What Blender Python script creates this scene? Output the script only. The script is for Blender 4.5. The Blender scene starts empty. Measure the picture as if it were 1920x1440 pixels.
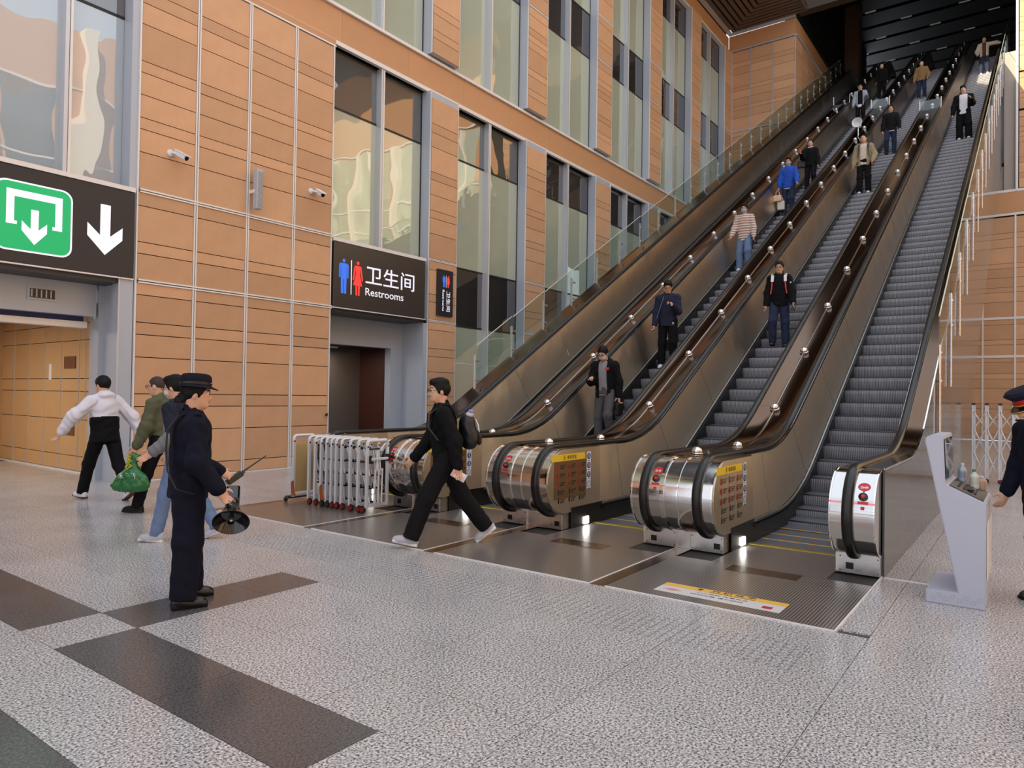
import bpy, bmesh, math, random
import numpy as np
from mathutils import Vector, Matrix
random.seed(7)
SC = bpy.context.scene
COL = SC.collection
# ------------------------------------------------------------------ camera
CAM_H = 1.5
YAW, PITCH, ROLL, FPX = 0.63749, 0.015475, 0.014549, 1320.6
def _cam():
    f = Vector((math.cos(PITCH)*math.cos(YAW), math.cos(PITCH)*math.sin(YAW), math.sin(PITCH)))
    r = Vector((math.sin(YAW), -math.cos(YAW), 0)); u = r.cross(f)
    c, s = math.cos(ROLL), math.sin(ROLL)
    r2 = r*c + u*s; u2 = -r*s + u*c
    cd = bpy.data.cameras.new('camera'); co = bpy.data.objects.new('camera', cd); COL.objects.link(co)
    m = Matrix((r2, u2, -f)).transposed().to_4x4(); m.translation = (0, 0, CAM_H)
    co.matrix_world = m
    cd.sensor_width = 36.0; cd.lens = FPX/1920*36.0; cd.clip_end = 300
    SC.camera = co
_cam()
# ------------------------------------------------------------------ light
SC.view_settings.view_transform = 'Standard'; SC.view_settings.look = 'None'
SC.view_settings.gamma = 1.0; SC.view_settings.use_curve_mapping = False
SC.view_settings.exposure = 0.85
W = bpy.data.worlds.new('sky'); SC.world = W; W.use_nodes = True
_nt = W.node_tree; _nt.nodes.clear()
_o = _nt.nodes.new('ShaderNodeOutputWorld'); _b = _nt.nodes.new('ShaderNodeBackground')
_b.inputs[0].default_value = (0.80, 0.88, 1.0, 1); _b.inputs[1].default_value = 0.95
_nt.links.new(_b.outputs[0], _o.inputs[0])
sd = bpy.data.lights.new('sun', 'SUN'); sd.energy = 7.0; sd.angle = math.radians(0.6); sd.color = (1.0, 0.84, 0.62)
so = bpy.data.objects.new('sun', sd); COL.objects.link(so)
so.rotation_euler = Vector((0.80, -0.60, -0.72)).to_track_quat('-Z', 'Y').to_euler()
# ------------------------------------------------------------------ helpers
def link(o, parent=None):
    COL.objects.link(o)
    if parent is not None: o.parent = parent
    return o
def tag(o, label=None, cat=None, group=None, kind=None):
    if label: o['label'] = label
    if cat: o['category'] = cat
    if group: o['group'] = group
    if kind: o['kind'] = kind
    return o
def empty(name, loc=(0, 0, 0), rz=0.0, label=None, cat=None, group=None):
    o = bpy.data.objects.new(name, None); COL.objects.link(o)
    o.location = loc; o.rotation_euler = (0, 0, rz); o.empty_display_size = 0.1
    return tag(o, label, cat, group)
class MB:
    def __init__(s): s.v = []; s.f = []; s.m = []
    def add(s, vs, fs, mi=0):
        n = len(s.v); s.v += [tuple(v) for v in vs]; s.f += [tuple(i+n for i in f) for f in fs]; s.m += [mi]*len(fs); return s
    def box(s, x0, x1, y0, y1, z0, z1, mi=0):
        return s.add([(x0,y0,z0),(x1,y0,z0),(x1,y1,z0),(x0,y1,z0),(x0,y0,z1),(x1,y0,z1),(x1,y1,z1),(x0,y1,z1)],
                     [(0,3,2,1),(4,5,6,7),(0,1,5,4),(1,2,6,5),(2,3,7,6),(3,0,4,7)], mi)
    def bbox(s, x0, x1, y0, y1, z0, z1, b, mi=0):
        # box with chamfered edges
        vs=[]; 
        for (x,sx) in ((x0,1),(x1,-1)):
            for (y,sy) in ((y0,1),(y1,-1)):
                for (z,sz) in ((z0,1),(z1,-1)):
                    vs += [(x,y+sy*b,z+sz*b),(x+sx*b,y,z+sz*b),(x+sx*b,y+sy*b,z)]
        bm = bmesh.new(); bv=[bm.verts.new(v) for v in vs]; r=bmesh.ops.convex_hull(bm,input=bv)
        bm.verts.index_update(); 
        s.add([v.co[:] for v in bm.verts],[[v.index for v in f.verts] for f in bm.faces],mi); bm.free(); return s
    def tube(s, pts, r, n=10, mi=0, caps=True):
        pts=[Vector(p) for p in pts]; rs = r if isinstance(r,(list,tuple)) else [r]*len(pts)
        base=len(s.v); up=None
        for i,p in enumerate(pts):
            d=(pts[min(i+1,len(pts)-1)]-pts[max(i-1,0)])
            if d.length<1e-9: d=Vector((0,0,1))
            d.normalize()
            if up is None:
                up = Vector((0,0,1)) if abs(d.z)<.9 else Vector((1,0,0))
            a=d.cross(up)
            if a.length<1e-6: a=d.orthogonal()
            a.normalize(); b=a.cross(d).normalized(); up=b
            for k in range(n):
                t=2*math.pi*k/n; s.v.append(tuple(p+(a*math.cos(t)+b*math.sin(t))*rs[i]))
        for i in range(len(pts)-1):
            for k in range(n):
                k2=(k+1)%n; s.f.append((base+i*n+k,base+i*n+k2,base+(i+1)*n+k2,base+(i+1)*n+k)); s.m.append(mi)
        if caps:
            s.f.append(tuple(base+k for k in range(n))[::-1]); s.m.append(mi)
            e=base+(len(pts)-1)*n; s.f.append(tuple(e+k for k in range(n))); s.m.append(mi)
        return s
    def lathe(s, prof, n=20, mi=0, origin=(0,0,0), axis='z'):
        base=len(s.v); o=Vector(origin)
        for (r,z) in prof:
            for k in range(n):
                t=2*math.pi*k/n; c,q=r*math.cos(t),r*math.sin(t)
                p={'z':(c,q,z),'x':(z,c,q),'y':(q,z,c)}[axis]; s.v.append(tuple(o+Vector(p)))
        for i in range(len(prof)-1):
            for k in range(n):
                k2=(k+1)%n; s.f.append((base+i*n+k,base+i*n+k2,base+(i+1)*n+k2,base+(i+1)*n+k)); s.m.append(mi)
        if prof[0][0]>1e-6: s.f.append(tuple(base+k for k in range(n))[::-1]); s.m.append(mi)
        if prof[-1][0]>1e-6:
            e=base+(len(prof)-1)*n; s.f.append(tuple(e+k for k in range(n))); s.m.append(mi)
        return s
    def prism(s, poly, axis, a, b, mi=0):
        # poly in the plane orthogonal to axis; (u,v): x->(y,z)  y->(x,z)  z->(x,y)
        def P(u,v,w): return {'x':(w,u,v),'y':(u,w,v),'z':(u,v,w)}[axis]
        n=len(poly); vs=[P(u,v,a) for u,v in poly]+[P(u,v,b) for u,v in poly]
        fs=[tuple(range(n))[::-1],tuple(range(n,2*n))]+[(i,(i+1)%n,(i+1)%n+n,i+n) for i in range(n)]
        return s.add(vs,fs,mi)
    def sweep(s, path, sec, y0, mi=0, closed=True, caps=True):
        # path: list of (x,z); sec: list of (y, n) offsets, n along the path normal
        base=len(s.v); m=len(sec); N=len(path)
        for i,(x,z) in enumerate(path):
            x0,z0=path[max(i-1,0)]; x1,z1=path[min(i+1,N-1)]
            l=math.hypot(x1-x0,z1-z0); nx,nz=-(z1-z0)/l,(x1-x0)/l
            for (yy,nn) in sec: s.v.append((x+nx*nn,y0+yy,z+nz*nn))
        for i in range(N-1):
            for k in range(m if closed else m-1):
                k2=(k+1)%m; s.f.append((base+i*m+k,base+(i+1)*m+k,base+(i+1)*m+k2,base+i*m+k2)); s.m.append(mi)
        if caps and closed:
            s.f.append(tuple(base+k for k in range(m))); s.m.append(mi)
            e=base+(N-1)*m; s.f.append(tuple(e+k for k in range(m))[::-1]); s.m.append(mi)
        return s
    def mesh(s, name, mats, smooth=False):
        me=bpy.data.meshes.new(name); me.from_pydata(s.v,[],s.f)
        mats = mats if isinstance(mats,(list,tuple)) else [mats]
        for m in mats: me.materials.append(m)
        if len(mats)>1: me.polygons.foreach_set('material_index',s.m)
        bm=bmesh.new(); bm.from_mesh(me); bmesh.ops.recalc_face_normals(bm,faces=bm.faces); bm.to_mesh(me); bm.free()
        if smooth: 
            me.polygons.foreach_set('use_smooth',[True]*len(me.polygons))
            if smooth!='all':
                me.set_sharp_from_angle(angle=math.radians(38 if smooth is True else smooth))
        me.update(); return me
    def build(s, name, mats, parent=None, smooth=False, loc=None):
        o=bpy.data.objects.new(name,s.mesh(name,mats,smooth)); link(o,parent)
        if loc is not None: o.location=loc
        return o
_bc={}
def cbox(name, mat, parent, x0, x1, y0, y1, z0, z1, bev=0.0):
    "box object sharing mesh data with alike pieces; origin at its low corner"
    dx,dy,dz=[round(q,3) for q in (x1-x0,y1-y0,z1-z0)]
    key=(name,mat.name,dx,dy,dz,bev)
    if key not in _bc:
        m=MB(); 
        if bev: m.bbox(0,dx,0,dy,0,dz,bev)
        else: m.box(0,dx,0,dy,0,dz)
        _bc[key]=m.mesh(name,mat)
    o=bpy.data.objects.new(name,_bc[key]); link(o,parent); o.location=(x0,y0,z0); return o
def struct(o): o['kind']='structure'; return o
# ------------------------------------------------------------------ text
def text_mesh(body, size, extrude=0.001, align='LEFT', bold=0.0):
    c=bpy.data.curves.new('t','FONT'); c.body=body; c.size=size; c.extrude=extrude; c.align_x=align; c.resolution_u=3
    c.offset=bold
    o=bpy.data.objects.new('t',c); COL.objects.link(o)
    dg=bpy.context.evaluated_depsgraph_get(); dg.update()
    me=bpy.data.meshes.new_from_object(o.evaluated_get(dg)); 
    bpy.data.objects.remove(o); bpy.data.curves.remove(c); return me
def text(name, body, size, mat, parent, loc, xa, ya, width=None, height=None, extrude=0.001, align='LEFT', bold=0.0):
    "text lying in the plane spanned by unit axes xa (reading direction) and ya (up)"
    me=text_mesh(body,size,extrude,'LEFT',bold); me.name=name; me.materials.clear(); me.materials.append(mat)
    co=np.zeros(len(me.vertices)*3); me.vertices.foreach_get('co',co); co=co.reshape(-1,3)
    if len(co):
        mn,mx=co.min(0),co.max(0); co[:,0]-=mn[0]; co[:,1]-=mn[1]
        if width: co[:,0]*=width/(mx[0]-mn[0])
        if height: co[:,1]*=height/(mx[1]-mn[1])
        if align=='CENTER': co[:,0]-=co[:,0].max()/2
        me.vertices.foreach_set('co',co.ravel())
    o=bpy.data.objects.new(name,me); link(o,parent)
    xa=Vector(xa).normalized(); ya=Vector(ya).normalized(); za=xa.cross(ya)
    m=Matrix((xa,ya,za)).transposed().to_4x4(); m.translation=Vector(loc); o.matrix_local=m
    return o
# ------------------------------------------------------------------ materials
MAT={}
def lin(r,g,b):
    f=lambda c:(c/255/12.92 if c/255<=.04045 else ((c/255+.055)/1.055)**2.4)
    return (f(r),f(g),f(b),1)
def mat(name, col, rough=0.5, metal=0.0, spec=0.5, emit=None, estr=0.0, bump=None, var=0.0, coat=0.0):
    """bump=(scale,strength,distance[,stretch xyz]); var=per-object brightness variation"""
    if name in MAT: return MAT[name]
    m=bpy.data.materials.new(name); m.use_nodes=True; nt=m.node_tree; b=nt.nodes['Principled BSDF']
    if len(col)==3: col=lin(*col)
    b.inputs['Base Color'].default_value=col; b.inputs['Roughness'].default_value=rough; b.inputs['Metallic'].default_value=metal
    b.inputs['Specular IOR Level'].default_value=spec
    if coat: b.inputs['Coat Weight'].default_value=coat; b.inputs['Coat Roughness'].default_value=.08
    if emit:
        b.inputs['Emission Color'].default_value=lin(*emit); b.inputs['Emission Strength'].default_value=estr
    if bump or var:
        tc=nt.nodes.new('ShaderNodeTexCoord')
    if bump:
        mp=nt.nodes.new('ShaderNodeMapping'); nt.links.new(tc.outputs['Object'],mp.inputs[0])
        if len(bump)>3: mp.inputs['Scale'].default_value=bump[3]
        nz=nt.nodes.new('ShaderNodeTexNoise'); nz.inputs['Scale'].default_value=bump[0]; nz.inputs['Detail'].default_value=3
        nt.links.new(mp.outputs[0],nz.inputs[0])
        bp=nt.nodes.new('ShaderNodeBump'); bp.inputs['Strength'].default_value=bump[1]; bp.inputs['Distance'].default_value=bump[2]
        nt.links.new(nz.outputs[0],bp.inputs['Height']); nt.links.new(bp.outputs[0],b.inputs['Normal'])
    if var:
        oi=nt.nodes.new('ShaderNodeObjectInfo'); mr=nt.nodes.new('ShaderNodeMapRange')
        mr.inputs['To Min'].default_value=1-var; mr.inputs['To Max'].default_value=1+var
        nt.links.new(oi.outputs['Random'],mr.inputs['Value'])
        nz=nt.nodes.new('ShaderNodeTexNoise'); nz.inputs['Scale'].default_value=2.2; nz.inputs['Detail'].default_value=5; nz.inputs['Roughness'].default_value=.65
        nt.links.new(tc.outputs['Object'],nz.inputs[0])
        m2=nt.nodes.new('ShaderNodeMapRange'); m2.inputs['From Min'].default_value=.3; m2.inputs['From Max'].default_value=.7; m2.inputs['To Min'].default_value=1-var*.5; m2.inputs['To Max'].default_value=1+var*.5
        nt.links.new(nz.outputs[0],m2.inputs['Value'])
        mu=nt.nodes.new('ShaderNodeMath'); mu.operation='MULTIPLY'; nt.links.new(mr.outputs[0],mu.inputs[0]); nt.links.new(m2.outputs[0],mu.inputs[1])
        vm=nt.nodes.new('ShaderNodeVectorMath'); vm.operation='SCALE'; vm.inputs[0].default_value=col[:3]
        nt.links.new(mu.outputs[0],vm.inputs['Scale']); nt.links.new(vm.outputs[0],b.inputs['Base Color'])
    MAT[name]=m; return m
def granite(name, dark, light, mid=.5, rough=.22):
    m=bpy.data.materials.new(name); m.use_nodes=True; nt=m.node_tree; b=nt.nodes['Principled BSDF']
    tc=nt.nodes.new('ShaderNodeTexCoord'); ge=nt.nodes.new('ShaderNodeNewGeometry')
    n1=nt.nodes.new('ShaderNodeTexNoise'); n1.inputs['Scale'].default_value=80; n1.inputs['Detail'].default_value=2; n1.inputs['Roughness'].default_value=.7
    nt.links.new(ge.outputs['Position'],n1.inputs[0])
    n2=nt.nodes.new('ShaderNodeTexNoise'); n2.inputs['Scale'].default_value=1.6; n2.inputs['Detail'].default_value=3
    nt.links.new(ge.outputs['Position'],n2.inputs[0])
    cr=nt.nodes.new('ShaderNodeValToRGB'); cr.color_ramp.elements[0].position=mid-.14; cr.color_ramp.elements[1].position=mid+.14
    cr.color_ramp.elements[0].color=lin(*dark); cr.color_ramp.elements[1].color=lin(*light)
    nt.links.new(n1.outputs[0],cr.inputs[0])
    oi=nt.nodes.new('ShaderNodeObjectInfo'); mr=nt.nodes.new('ShaderNodeMapRange'); mr.inputs['To Min'].default_value=.975; mr.inputs['To Max'].default_value=1.025
    nt.links.new(oi.outputs['Random'],mr.inputs['Value'])
    m2=nt.nodes.new('ShaderNodeMapRange'); m2.inputs['To Min'].default_value=.85; m2.inputs['To Max'].default_value=1.15
    nt.links.new(n2.outputs[0],m2.inputs['Value'])
    mu=nt.nodes.new('ShaderNodeMath'); mu.operation='MULTIPLY'; nt.links.new(mr.outputs[0],mu.inputs[0]); nt.links.new(m2.outputs[0],mu.inputs[1])
    vm=nt.nodes.new('ShaderNodeVectorMath'); vm.operation='SCALE'; nt.links.new(cr.outputs[0],vm.inputs[0]); nt.links.new(mu.outputs[0],vm.inputs['Scale'])
    nt.links.new(vm.outputs[0],b.inputs['Base Color'])
    r=nt.nodes.new('ShaderNodeMapRange'); r.inputs['To Min'].default_value=rough*.8; r.inputs['To Max'].default_value=rough*1.3
    nt.links.new(n2.outputs[0],r.inputs['Value']); nt.links.new(r.outputs[0],b.inputs['Roughness'])
    b.inputs['Specular IOR Level'].default_value=.5
    MAT[name]=m; return m
def glass(name, tint, refl=1.5, rough=0.0, warp=0.0):
    m=bpy.data.materials.new(name); m.use_nodes=True; nt=m.node_tree; nt.nodes.clear()
    o=nt.nodes.new('ShaderNodeOutputMaterial'); mx=nt.nodes.new('ShaderNodeMixShader')
    t=nt.nodes.new('ShaderNodeBsdfTransparent'); t.inputs[0].default_value=tint
    g=nt.nodes.new('ShaderNodeBsdfGlossy'); g.inputs['Roughness'].default_value=rough; g.inputs[0].default_value=(.95,.97,.95,1)
    lw=nt.nodes.new('ShaderNodeLayerWeight'); lw.inputs[0].default_value=.5
    pw=nt.nodes.new('ShaderNodeMath'); pw.operation='POWER'; pw.inputs[1].default_value=4.0; nt.links.new(lw.outputs['Facing'],pw.inputs[0])
    fr=nt.nodes.new('ShaderNodeMath'); fr.operation='MULTIPLY_ADD'; fr.inputs[1].default_value=.5; fr.inputs[2].default_value=.05; nt.links.new(pw.outputs[0],fr.inputs[0])
    nt.links.new(fr.outputs[0],mx.inputs[0]); nt.links.new(t.outputs[0],mx.inputs[1]); nt.links.new(g.outputs[0],mx.inputs[2]); nt.links.new(mx.outputs[0],o.inputs[0])
    if warp:
        ge=nt.nodes.new('ShaderNodeNewGeometry'); nz=nt.nodes.new('ShaderNodeTexNoise'); nz.inputs['Scale'].default_value=.8; nz.inputs['Detail'].default_value=1
        nt.links.new(ge.outputs['Position'],nz.inputs[0]); bp=nt.nodes.new('ShaderNodeBump'); bp.inputs['Strength'].default_value=1; bp.inputs['Distance'].default_value=warp
        nt.links.new(nz.outputs[0],bp.inputs['Height']); nt.links.new(bp.outputs[0],g.inputs['Normal'])
    MAT[name]=m; return m
def brushed(name, col, rough, warp_scale=1.2, warp=.004, streak=True, metal=1.0):
    "stainless steel: fine brush grain and slightly wavy sheets"
    m=bpy.data.materials.new(name); m.use_nodes=True; nt=m.node_tree; b=nt.nodes['Principled BSDF']
    b.inputs['Base Color'].default_value=lin(*col); b.inputs['Metallic'].default_value=metal
    ge=nt.nodes.new('ShaderNodeNewGeometry'); nz=nt.nodes.new('ShaderNodeTexNoise'); nz.inputs['Scale'].default_value=warp_scale; nz.inputs['Detail'].default_value=2
    nt.links.new(ge.outputs['Position'],nz.inputs[0])
    bp=nt.nodes.new('ShaderNodeBump'); bp.inputs['Strength'].default_value=1; bp.inputs['Distance'].default_value=warp
    nt.links.new(nz.outputs[0],bp.inputs['Height']); nt.links.new(bp.outputs[0],b.inputs['Normal'])
    mp=nt.nodes.new('ShaderNodeMapping'); mp.inputs['Scale'].default_value=(30,30,400) if streak else (40,40,40)
    nt.links.new(ge.outputs['Position'],mp.inputs[0]); n2=nt.nodes.new('ShaderNodeTexNoise'); n2.inputs['Scale'].default_value=1; n2.inputs['Detail'].default_value=1
    nt.links.new(mp.outputs[0],n2.inputs[0]); mr=nt.nodes.new('ShaderNodeMapRange'); mr.inputs['To Min'].default_value=rough*.75; mr.inputs['To Max'].default_value=rough*1.25
    nt.links.new(n2.outputs[0],mr.inputs['Value']); nt.links.new(mr.outputs[0],b.inputs['Roughness'])
    MAT[name]=m; return m
def ribbed(name, c0, c1, axis, pitch, rough=.4, metal=.6, duty=.5):
    "fine ribs too narrow to model: alternating stripes across one world axis"
    m=bpy.data.materials.new(name); m.use_nodes=True; nt=m.node_tree; b=nt.nodes['Principled BSDF']
    ge=nt.nodes.new('ShaderNodeNewGeometry'); sp=nt.nodes.new('ShaderNodeSeparateXYZ'); nt.links.new(ge.outputs['Position'],sp.inputs[0])
    d=nt.nodes.new('ShaderNodeMath'); d.operation='DIVIDE'; d.inputs[1].default_value=pitch; nt.links.new(sp.outputs[axis],d.inputs[0])
    fr=nt.nodes.new('ShaderNodeMath'); fr.operation='FRACT'; nt.links.new(d.outputs[0],fr.inputs[0])
    lt=nt.nodes.new('ShaderNodeMath'); lt.operation='LESS_THAN'; lt.inputs[1].default_value=duty; nt.links.new(fr.outputs[0],lt.inputs[0])
    mx=nt.nodes.new('ShaderNodeMix'); mx.data_type='RGBA'; nt.links.new(lt.outputs[0],mx.inputs[0]); mx.inputs[6].default_value=lin(*c0); mx.inputs[7].default_value=lin(*c1)
    nt.links.new(mx.outputs[2],b.inputs['Base Color']); b.inputs['Roughness'].default_value=rough; b.inputs['Metallic'].default_value=metal
    bp=nt.nodes.new('ShaderNodeBump'); bp.inputs['Strength'].default_value=.4; bp.inputs['Distance'].default_value=.002; nt.links.new(lt.outputs[0],bp.inputs['Height']); nt.links.new(bp.outputs[0],b.inputs['Normal'])
    MAT[name]=m; return m
M_PANEL=mat('terracotta panel',(202,158,120),rough=.5,spec=.35,var=.11,bump=(60,.15,.001))
M_SPAN=mat('terracotta spandrel',(196,148,106),rough=.5,spec=.35,var=.04)
M_INPANEL=mat('corridor panel',(200,158,112),rough=.32,spec=.45,var=.05)
M_JOINT=mat('dark joint',(20,14,11),rough=.9)
M_ALU=mat('anodised aluminium',(200,204,210),rough=.36,metal=.4)
M_TRIM=mat('pale trim',(228,224,220),rough=.4,metal=.1)
M_GREY=mat('grey painted metal',(176,183,194),rough=.38,metal=.1)
M_GREYD=mat('dark grey metal',(70,70,74),rough=.45,metal=.4)
M_BLACK=mat('black rubber',(14,13,13),rough=.32,spec=.5)
M_FRAME=mat('black window frame',(22,22,24),rough=.5)
M_DARK=mat('dark interior',(26,22,20),rough=.8)
M_SOFFIT=mat('bronze soffit slat',(112,96,82),rough=.42,metal=.55)
M_SLATGAP=mat('soffit gap',(30,25,22),rough=.8)
M_TUNNEL=mat('dark tunnel lining',(18,17,17),rough=.6,metal=.2)
M_TUNNEL2=mat('tunnel groove',(8,8,8),rough=.8)
M_COLBR=mat('bronze column',(120,92,74),rough=.45,metal=.4)
M_BLIND=mat('pale blind',(176,182,160),rough=.8)
M_BLINDB=mat('bluish blind',(150,160,166),rough=.8)
M_WHITE=mat('white paint',(222,224,228),rough=.4)
M_WHITEP=mat('white column paint',(232,226,214),rough=.6)
M_CHROME=mat('chrome',(215,215,215),rough=.06,metal=1)
M_SIGNBLK=mat('sign black',(36,37,43),rough=.35)
M_SIGNW=mat('sign white',(228,230,240),rough=.4,emit=(236,240,255),estr=.28)
M_SIGNG=mat('sign green',(4,150,92),rough=.4,emit=(0,200,118),estr=.24)
M_SIGNBLUE=mat('sign blue',(52,110,220),rough=.4,emit=(50,110,225),estr=.35)
M_SIGNRED=mat('sign red',(232,62,58),rough=.4,emit=(235,60,55),estr=.35)
M_STICKRED=mat('sticker red',(200,30,34),rough=.35)
M_STICKW=mat('sticker white',(228,230,236),rough=.4)
M_STICKBLUE=mat('sticker navy',(30,44,110),rough=.4)
M_STICKY=mat('sticker yellow',(232,196,50),rough=.4)
M_STICKO=mat('sticker amber',(226,176,74),rough=.45)
M_INK=mat('printed ink',(30,26,26),rough=.5)
M_INKRED=mat('printed red ink',(176,44,40),rough=.5)
M_MAROON=mat('dark red wall',(72,38,32),rough=.4)
M_LAMP=mat('lamp white',(255,255,255),emit=(255,255,250),estr=9)
M_BULB=mat('dim ceiling lamp',(70,70,66),emit=(220,215,200),estr=.06)
ANISO_ROT=0.25
M_STEEL=brushed('brushed steel',(208,192,168),.35,warp_scale=1.2,warp=.045)
_nt=M_STEEL.node_tree; _p=_nt.nodes['Principled BSDF']; _p.inputs['Anisotropic'].default_value=.8; _p.inputs['Anisotropic Rotation'].default_value=ANISO_ROT
_cx=_nt.nodes.new('ShaderNodeCombineXYZ'); _cx.inputs[0].default_value=.868; _cx.inputs[2].default_value=.496; _nt.links.new(_cx.outputs[0],_p.inputs['Tangent'])
M_DRUM=brushed('polished newel steel',(205,200,196),.12,warp_scale=3,warp=.0012,streak=False)
M_CLAD=mat('polished side cladding',(72,72,69),rough=.10,spec=.6,bump=(3,.3,.01))
M_DECK=brushed('bronze deck steel',(104,78,58),.13,warp_scale=1.0,warp=.003,streak=False)
M_PLATE=ribbed('ribbed floor plate',(178,168,158),(116,108,102),1,.022,rough=.28,metal=.7)
M_PLATES=brushed('smooth floor plate',(146,132,118),.22,warp_scale=3,warp=.001,streak=False)
M_TREAD=ribbed('ribbed tread',(118,120,126),(70,72,76),1,.022,rough=.45,metal=.3)
M_RISER=ribbed('ribbed riser',(182,182,186),(112,112,116),1,.022,rough=.4,metal=.3)
M_GRAN=granite('light granite',(64,62,64),(222,218,216),.49,.20)
M_GRAND=granite('dark granite',(66,63,64),(104,101,100),.5,.18)
M_GROUT=mat('floor joint',(70,68,66),rough=.8)
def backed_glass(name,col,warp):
    "opaque glass: diffuse body, its pale tones painting in reflected walls, under a clear reflective coat"
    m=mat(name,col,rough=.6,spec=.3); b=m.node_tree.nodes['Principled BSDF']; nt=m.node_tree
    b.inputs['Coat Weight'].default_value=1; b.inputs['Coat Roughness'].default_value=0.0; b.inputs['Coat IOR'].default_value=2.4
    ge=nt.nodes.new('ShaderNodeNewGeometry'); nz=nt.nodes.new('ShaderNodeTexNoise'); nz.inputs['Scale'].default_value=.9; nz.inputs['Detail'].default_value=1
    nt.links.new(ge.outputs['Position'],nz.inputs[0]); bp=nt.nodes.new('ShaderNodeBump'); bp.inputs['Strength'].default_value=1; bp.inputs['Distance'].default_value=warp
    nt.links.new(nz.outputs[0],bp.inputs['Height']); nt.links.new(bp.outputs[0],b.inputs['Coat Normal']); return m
G_PANE=backed_glass('window glass',(174,182,160),.012)  # greenish body colour paints in the reflection of pale walls
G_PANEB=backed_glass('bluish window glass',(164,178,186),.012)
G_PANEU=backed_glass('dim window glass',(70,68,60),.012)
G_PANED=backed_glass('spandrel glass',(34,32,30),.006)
G_RAIL=glass('balustrade glass',(.88,.93,.90,1),1.45)
G_ACR=glass('clear acrylic',(.93,.95,.95,1),1.45)
# ================================================================== FLOOR
floor=MB().box(-26,33.3,-20,17.5,-.12,-.012).build('floor',M_GROUT); struct(floor)
XE=[2.19+.47*k for k in range(-60,66)]
YE=[.83-.99*k for k in range(20,0,-1)]+[.83,1.82,2.81,3.80,4.53,5.02,6.01,7.0,7.99,8.98,9.97,10.96,11.95,12.94,13.93,14.92,15.91,16.9]
YE2=[2.33-.99*k for k in range(20,0,-1)]+[2.33,3.42,4.53,5.02,6.01,7.0,7.99,8.98,9.97,10.96,11.95,12.94,13.93,14.92,15.91,16.9]
tiles=[]
for i in range(len(XE)-1):
    x0,x1=XE[i],XE[i+1]
    if x0>33: break
    x1=min(x1,33.3)
    strip=abs(x0-1.72)<.01
    yy_=YE2 if strip else YE
    if 4.92<(x0+x1)/2<17.4: yy_=sorted(yy_+[1.03,8.22])
    for ye in [yy_]:
        for j in range(len(ye)-1):
            y0,y1=ye[j],ye[j+1]
            cx,cy=(x0+x1)/2,(y0+y1)/2
            if cy>11.8 and (cx>5.5): continue
            if 4.92<cx<17.4 and 1.03<cy<8.22:
                continue
            dark=(strip and (2.33-.01<=y0<4.5 or cy>5.0)) or (2.19-.01<=x0<3.55 and abs(y0-4.53)<.01) or (x1<1.27 and x0>.2)
            dist=math.hypot(cx,cy); fw=cx*.803+cy*.595; rt=cx*.595-cy*.804
            vis=fw>1.5 and abs(rt)<fw*.76+.6
            x1c=min(x1,4.93) if (x0<4.93<x1 and 1.03<cy<8.2) else x1
            tiles.append((dist if vis else 1e3+dist,x0,x1c,y0,y1,dark))
tiles.sort()
g=.0022
rest=MB()
for n,(d,x0,x1,y0,y1,dark) in enumerate(tiles):
    if n<290: cbox('tile',M_GRAND if dark else M_GRAN,floor,x0+g,x1-g,y0+g,y1-g,-.02,0.0)
    else:
        rest.box(x0+g,x1-g,y0+g,y1-g,-.02,0.0,1 if dark else 0)
o=rest.build('tile',[M_GRAN,M_GRAND],floor); o['kind']='stuff'
# tactile studs in front of the escalators
st=MB()
for a in range(8):
    for b in range(0,52):
        x=4.08+a*.057; y=1.08+b*.0605*1.0
        h=.006; r=.017
        n=len(st.v); pts=[]
        for k in range(6):
            t=k*math.pi/3; pts.append((x+r*math.cos(t),y+r*math.sin(t),0.0))
        for k in range(6):
            t=k*math.pi/3; pts.append((x+.011*math.cos(t),y+.011*math.sin(t),h))
        st.add(pts,[(6,7,8,9,10,11)]+[(k,(k+1)%6,(k+1)%6+6,k+6) for k in range(6)])
for a in range(8):
    for b in range(52,90):
        x=4.08+a*.057; y=1.08+b*.0605; pts=[]
        for k in range(6):
            t=k*math.pi/3; pts.append((x+.017*math.cos(t),y+.017*math.sin(t),0.0))
        for k in range(6):
            t=k*math.pi/3; pts.append((x+.011*math.cos(t),y+.011*math.sin(t),.006))
        st.add(pts,[(6,7,8,9,10,11)]+[(k,(k+1)%6,(k+1)%6+6,k+6) for k in range(6)])
o=st.build('tactile_stud',mat('stud steel',(150,149,149),rough=.25,metal=.4),floor); o['kind']='stuff'
# ================================================================== LEFT FACADE  (face Y=11.74)
YF=11.74; YG=12.05; YS=11.92
wl=MB()
wl.box(5.53,9.5,YF+.035,YF+.4,0,8.86)          # behind the four panel columns
wl.box(-14,33.35,YS+.03,YS+.4,8.86,9.72)         # spandrel backing
wl.box(-14,33.35,YS+.03,YS+.4,18.2,19.0)
wl.box(-14,33.35,YF+.3,YF+.9,19.0,27.0)  # unseen wall top, its height raised to cut off the sun
wall_left=struct(wl.build('wall_left',M_JOINT))
ROW_LOW=[.02,.23,.82,1.22,1.43,2.03,2.40,2.60,3.05,3.245]
ROW_MID=[3.30,3.725,3.917,4.509,4.73]
ROW_UP=[4.79,5.39,5.767,5.957,6.335,6.70,6.89,7.50,7.85,8.07,8.70]
ROW_2=[9.79,10.17,10.37,10.76,10.96,11.55,11.77,11.95,12.15,12.53,12.77]
ROW_2M=[12.85,13.27,13.46,14.05,14.27]
ROW_2U=[14.33,14.93,15.31,15.5,15.88,16.24,16.43,17.04,17.39,17.61,18.16]
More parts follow.
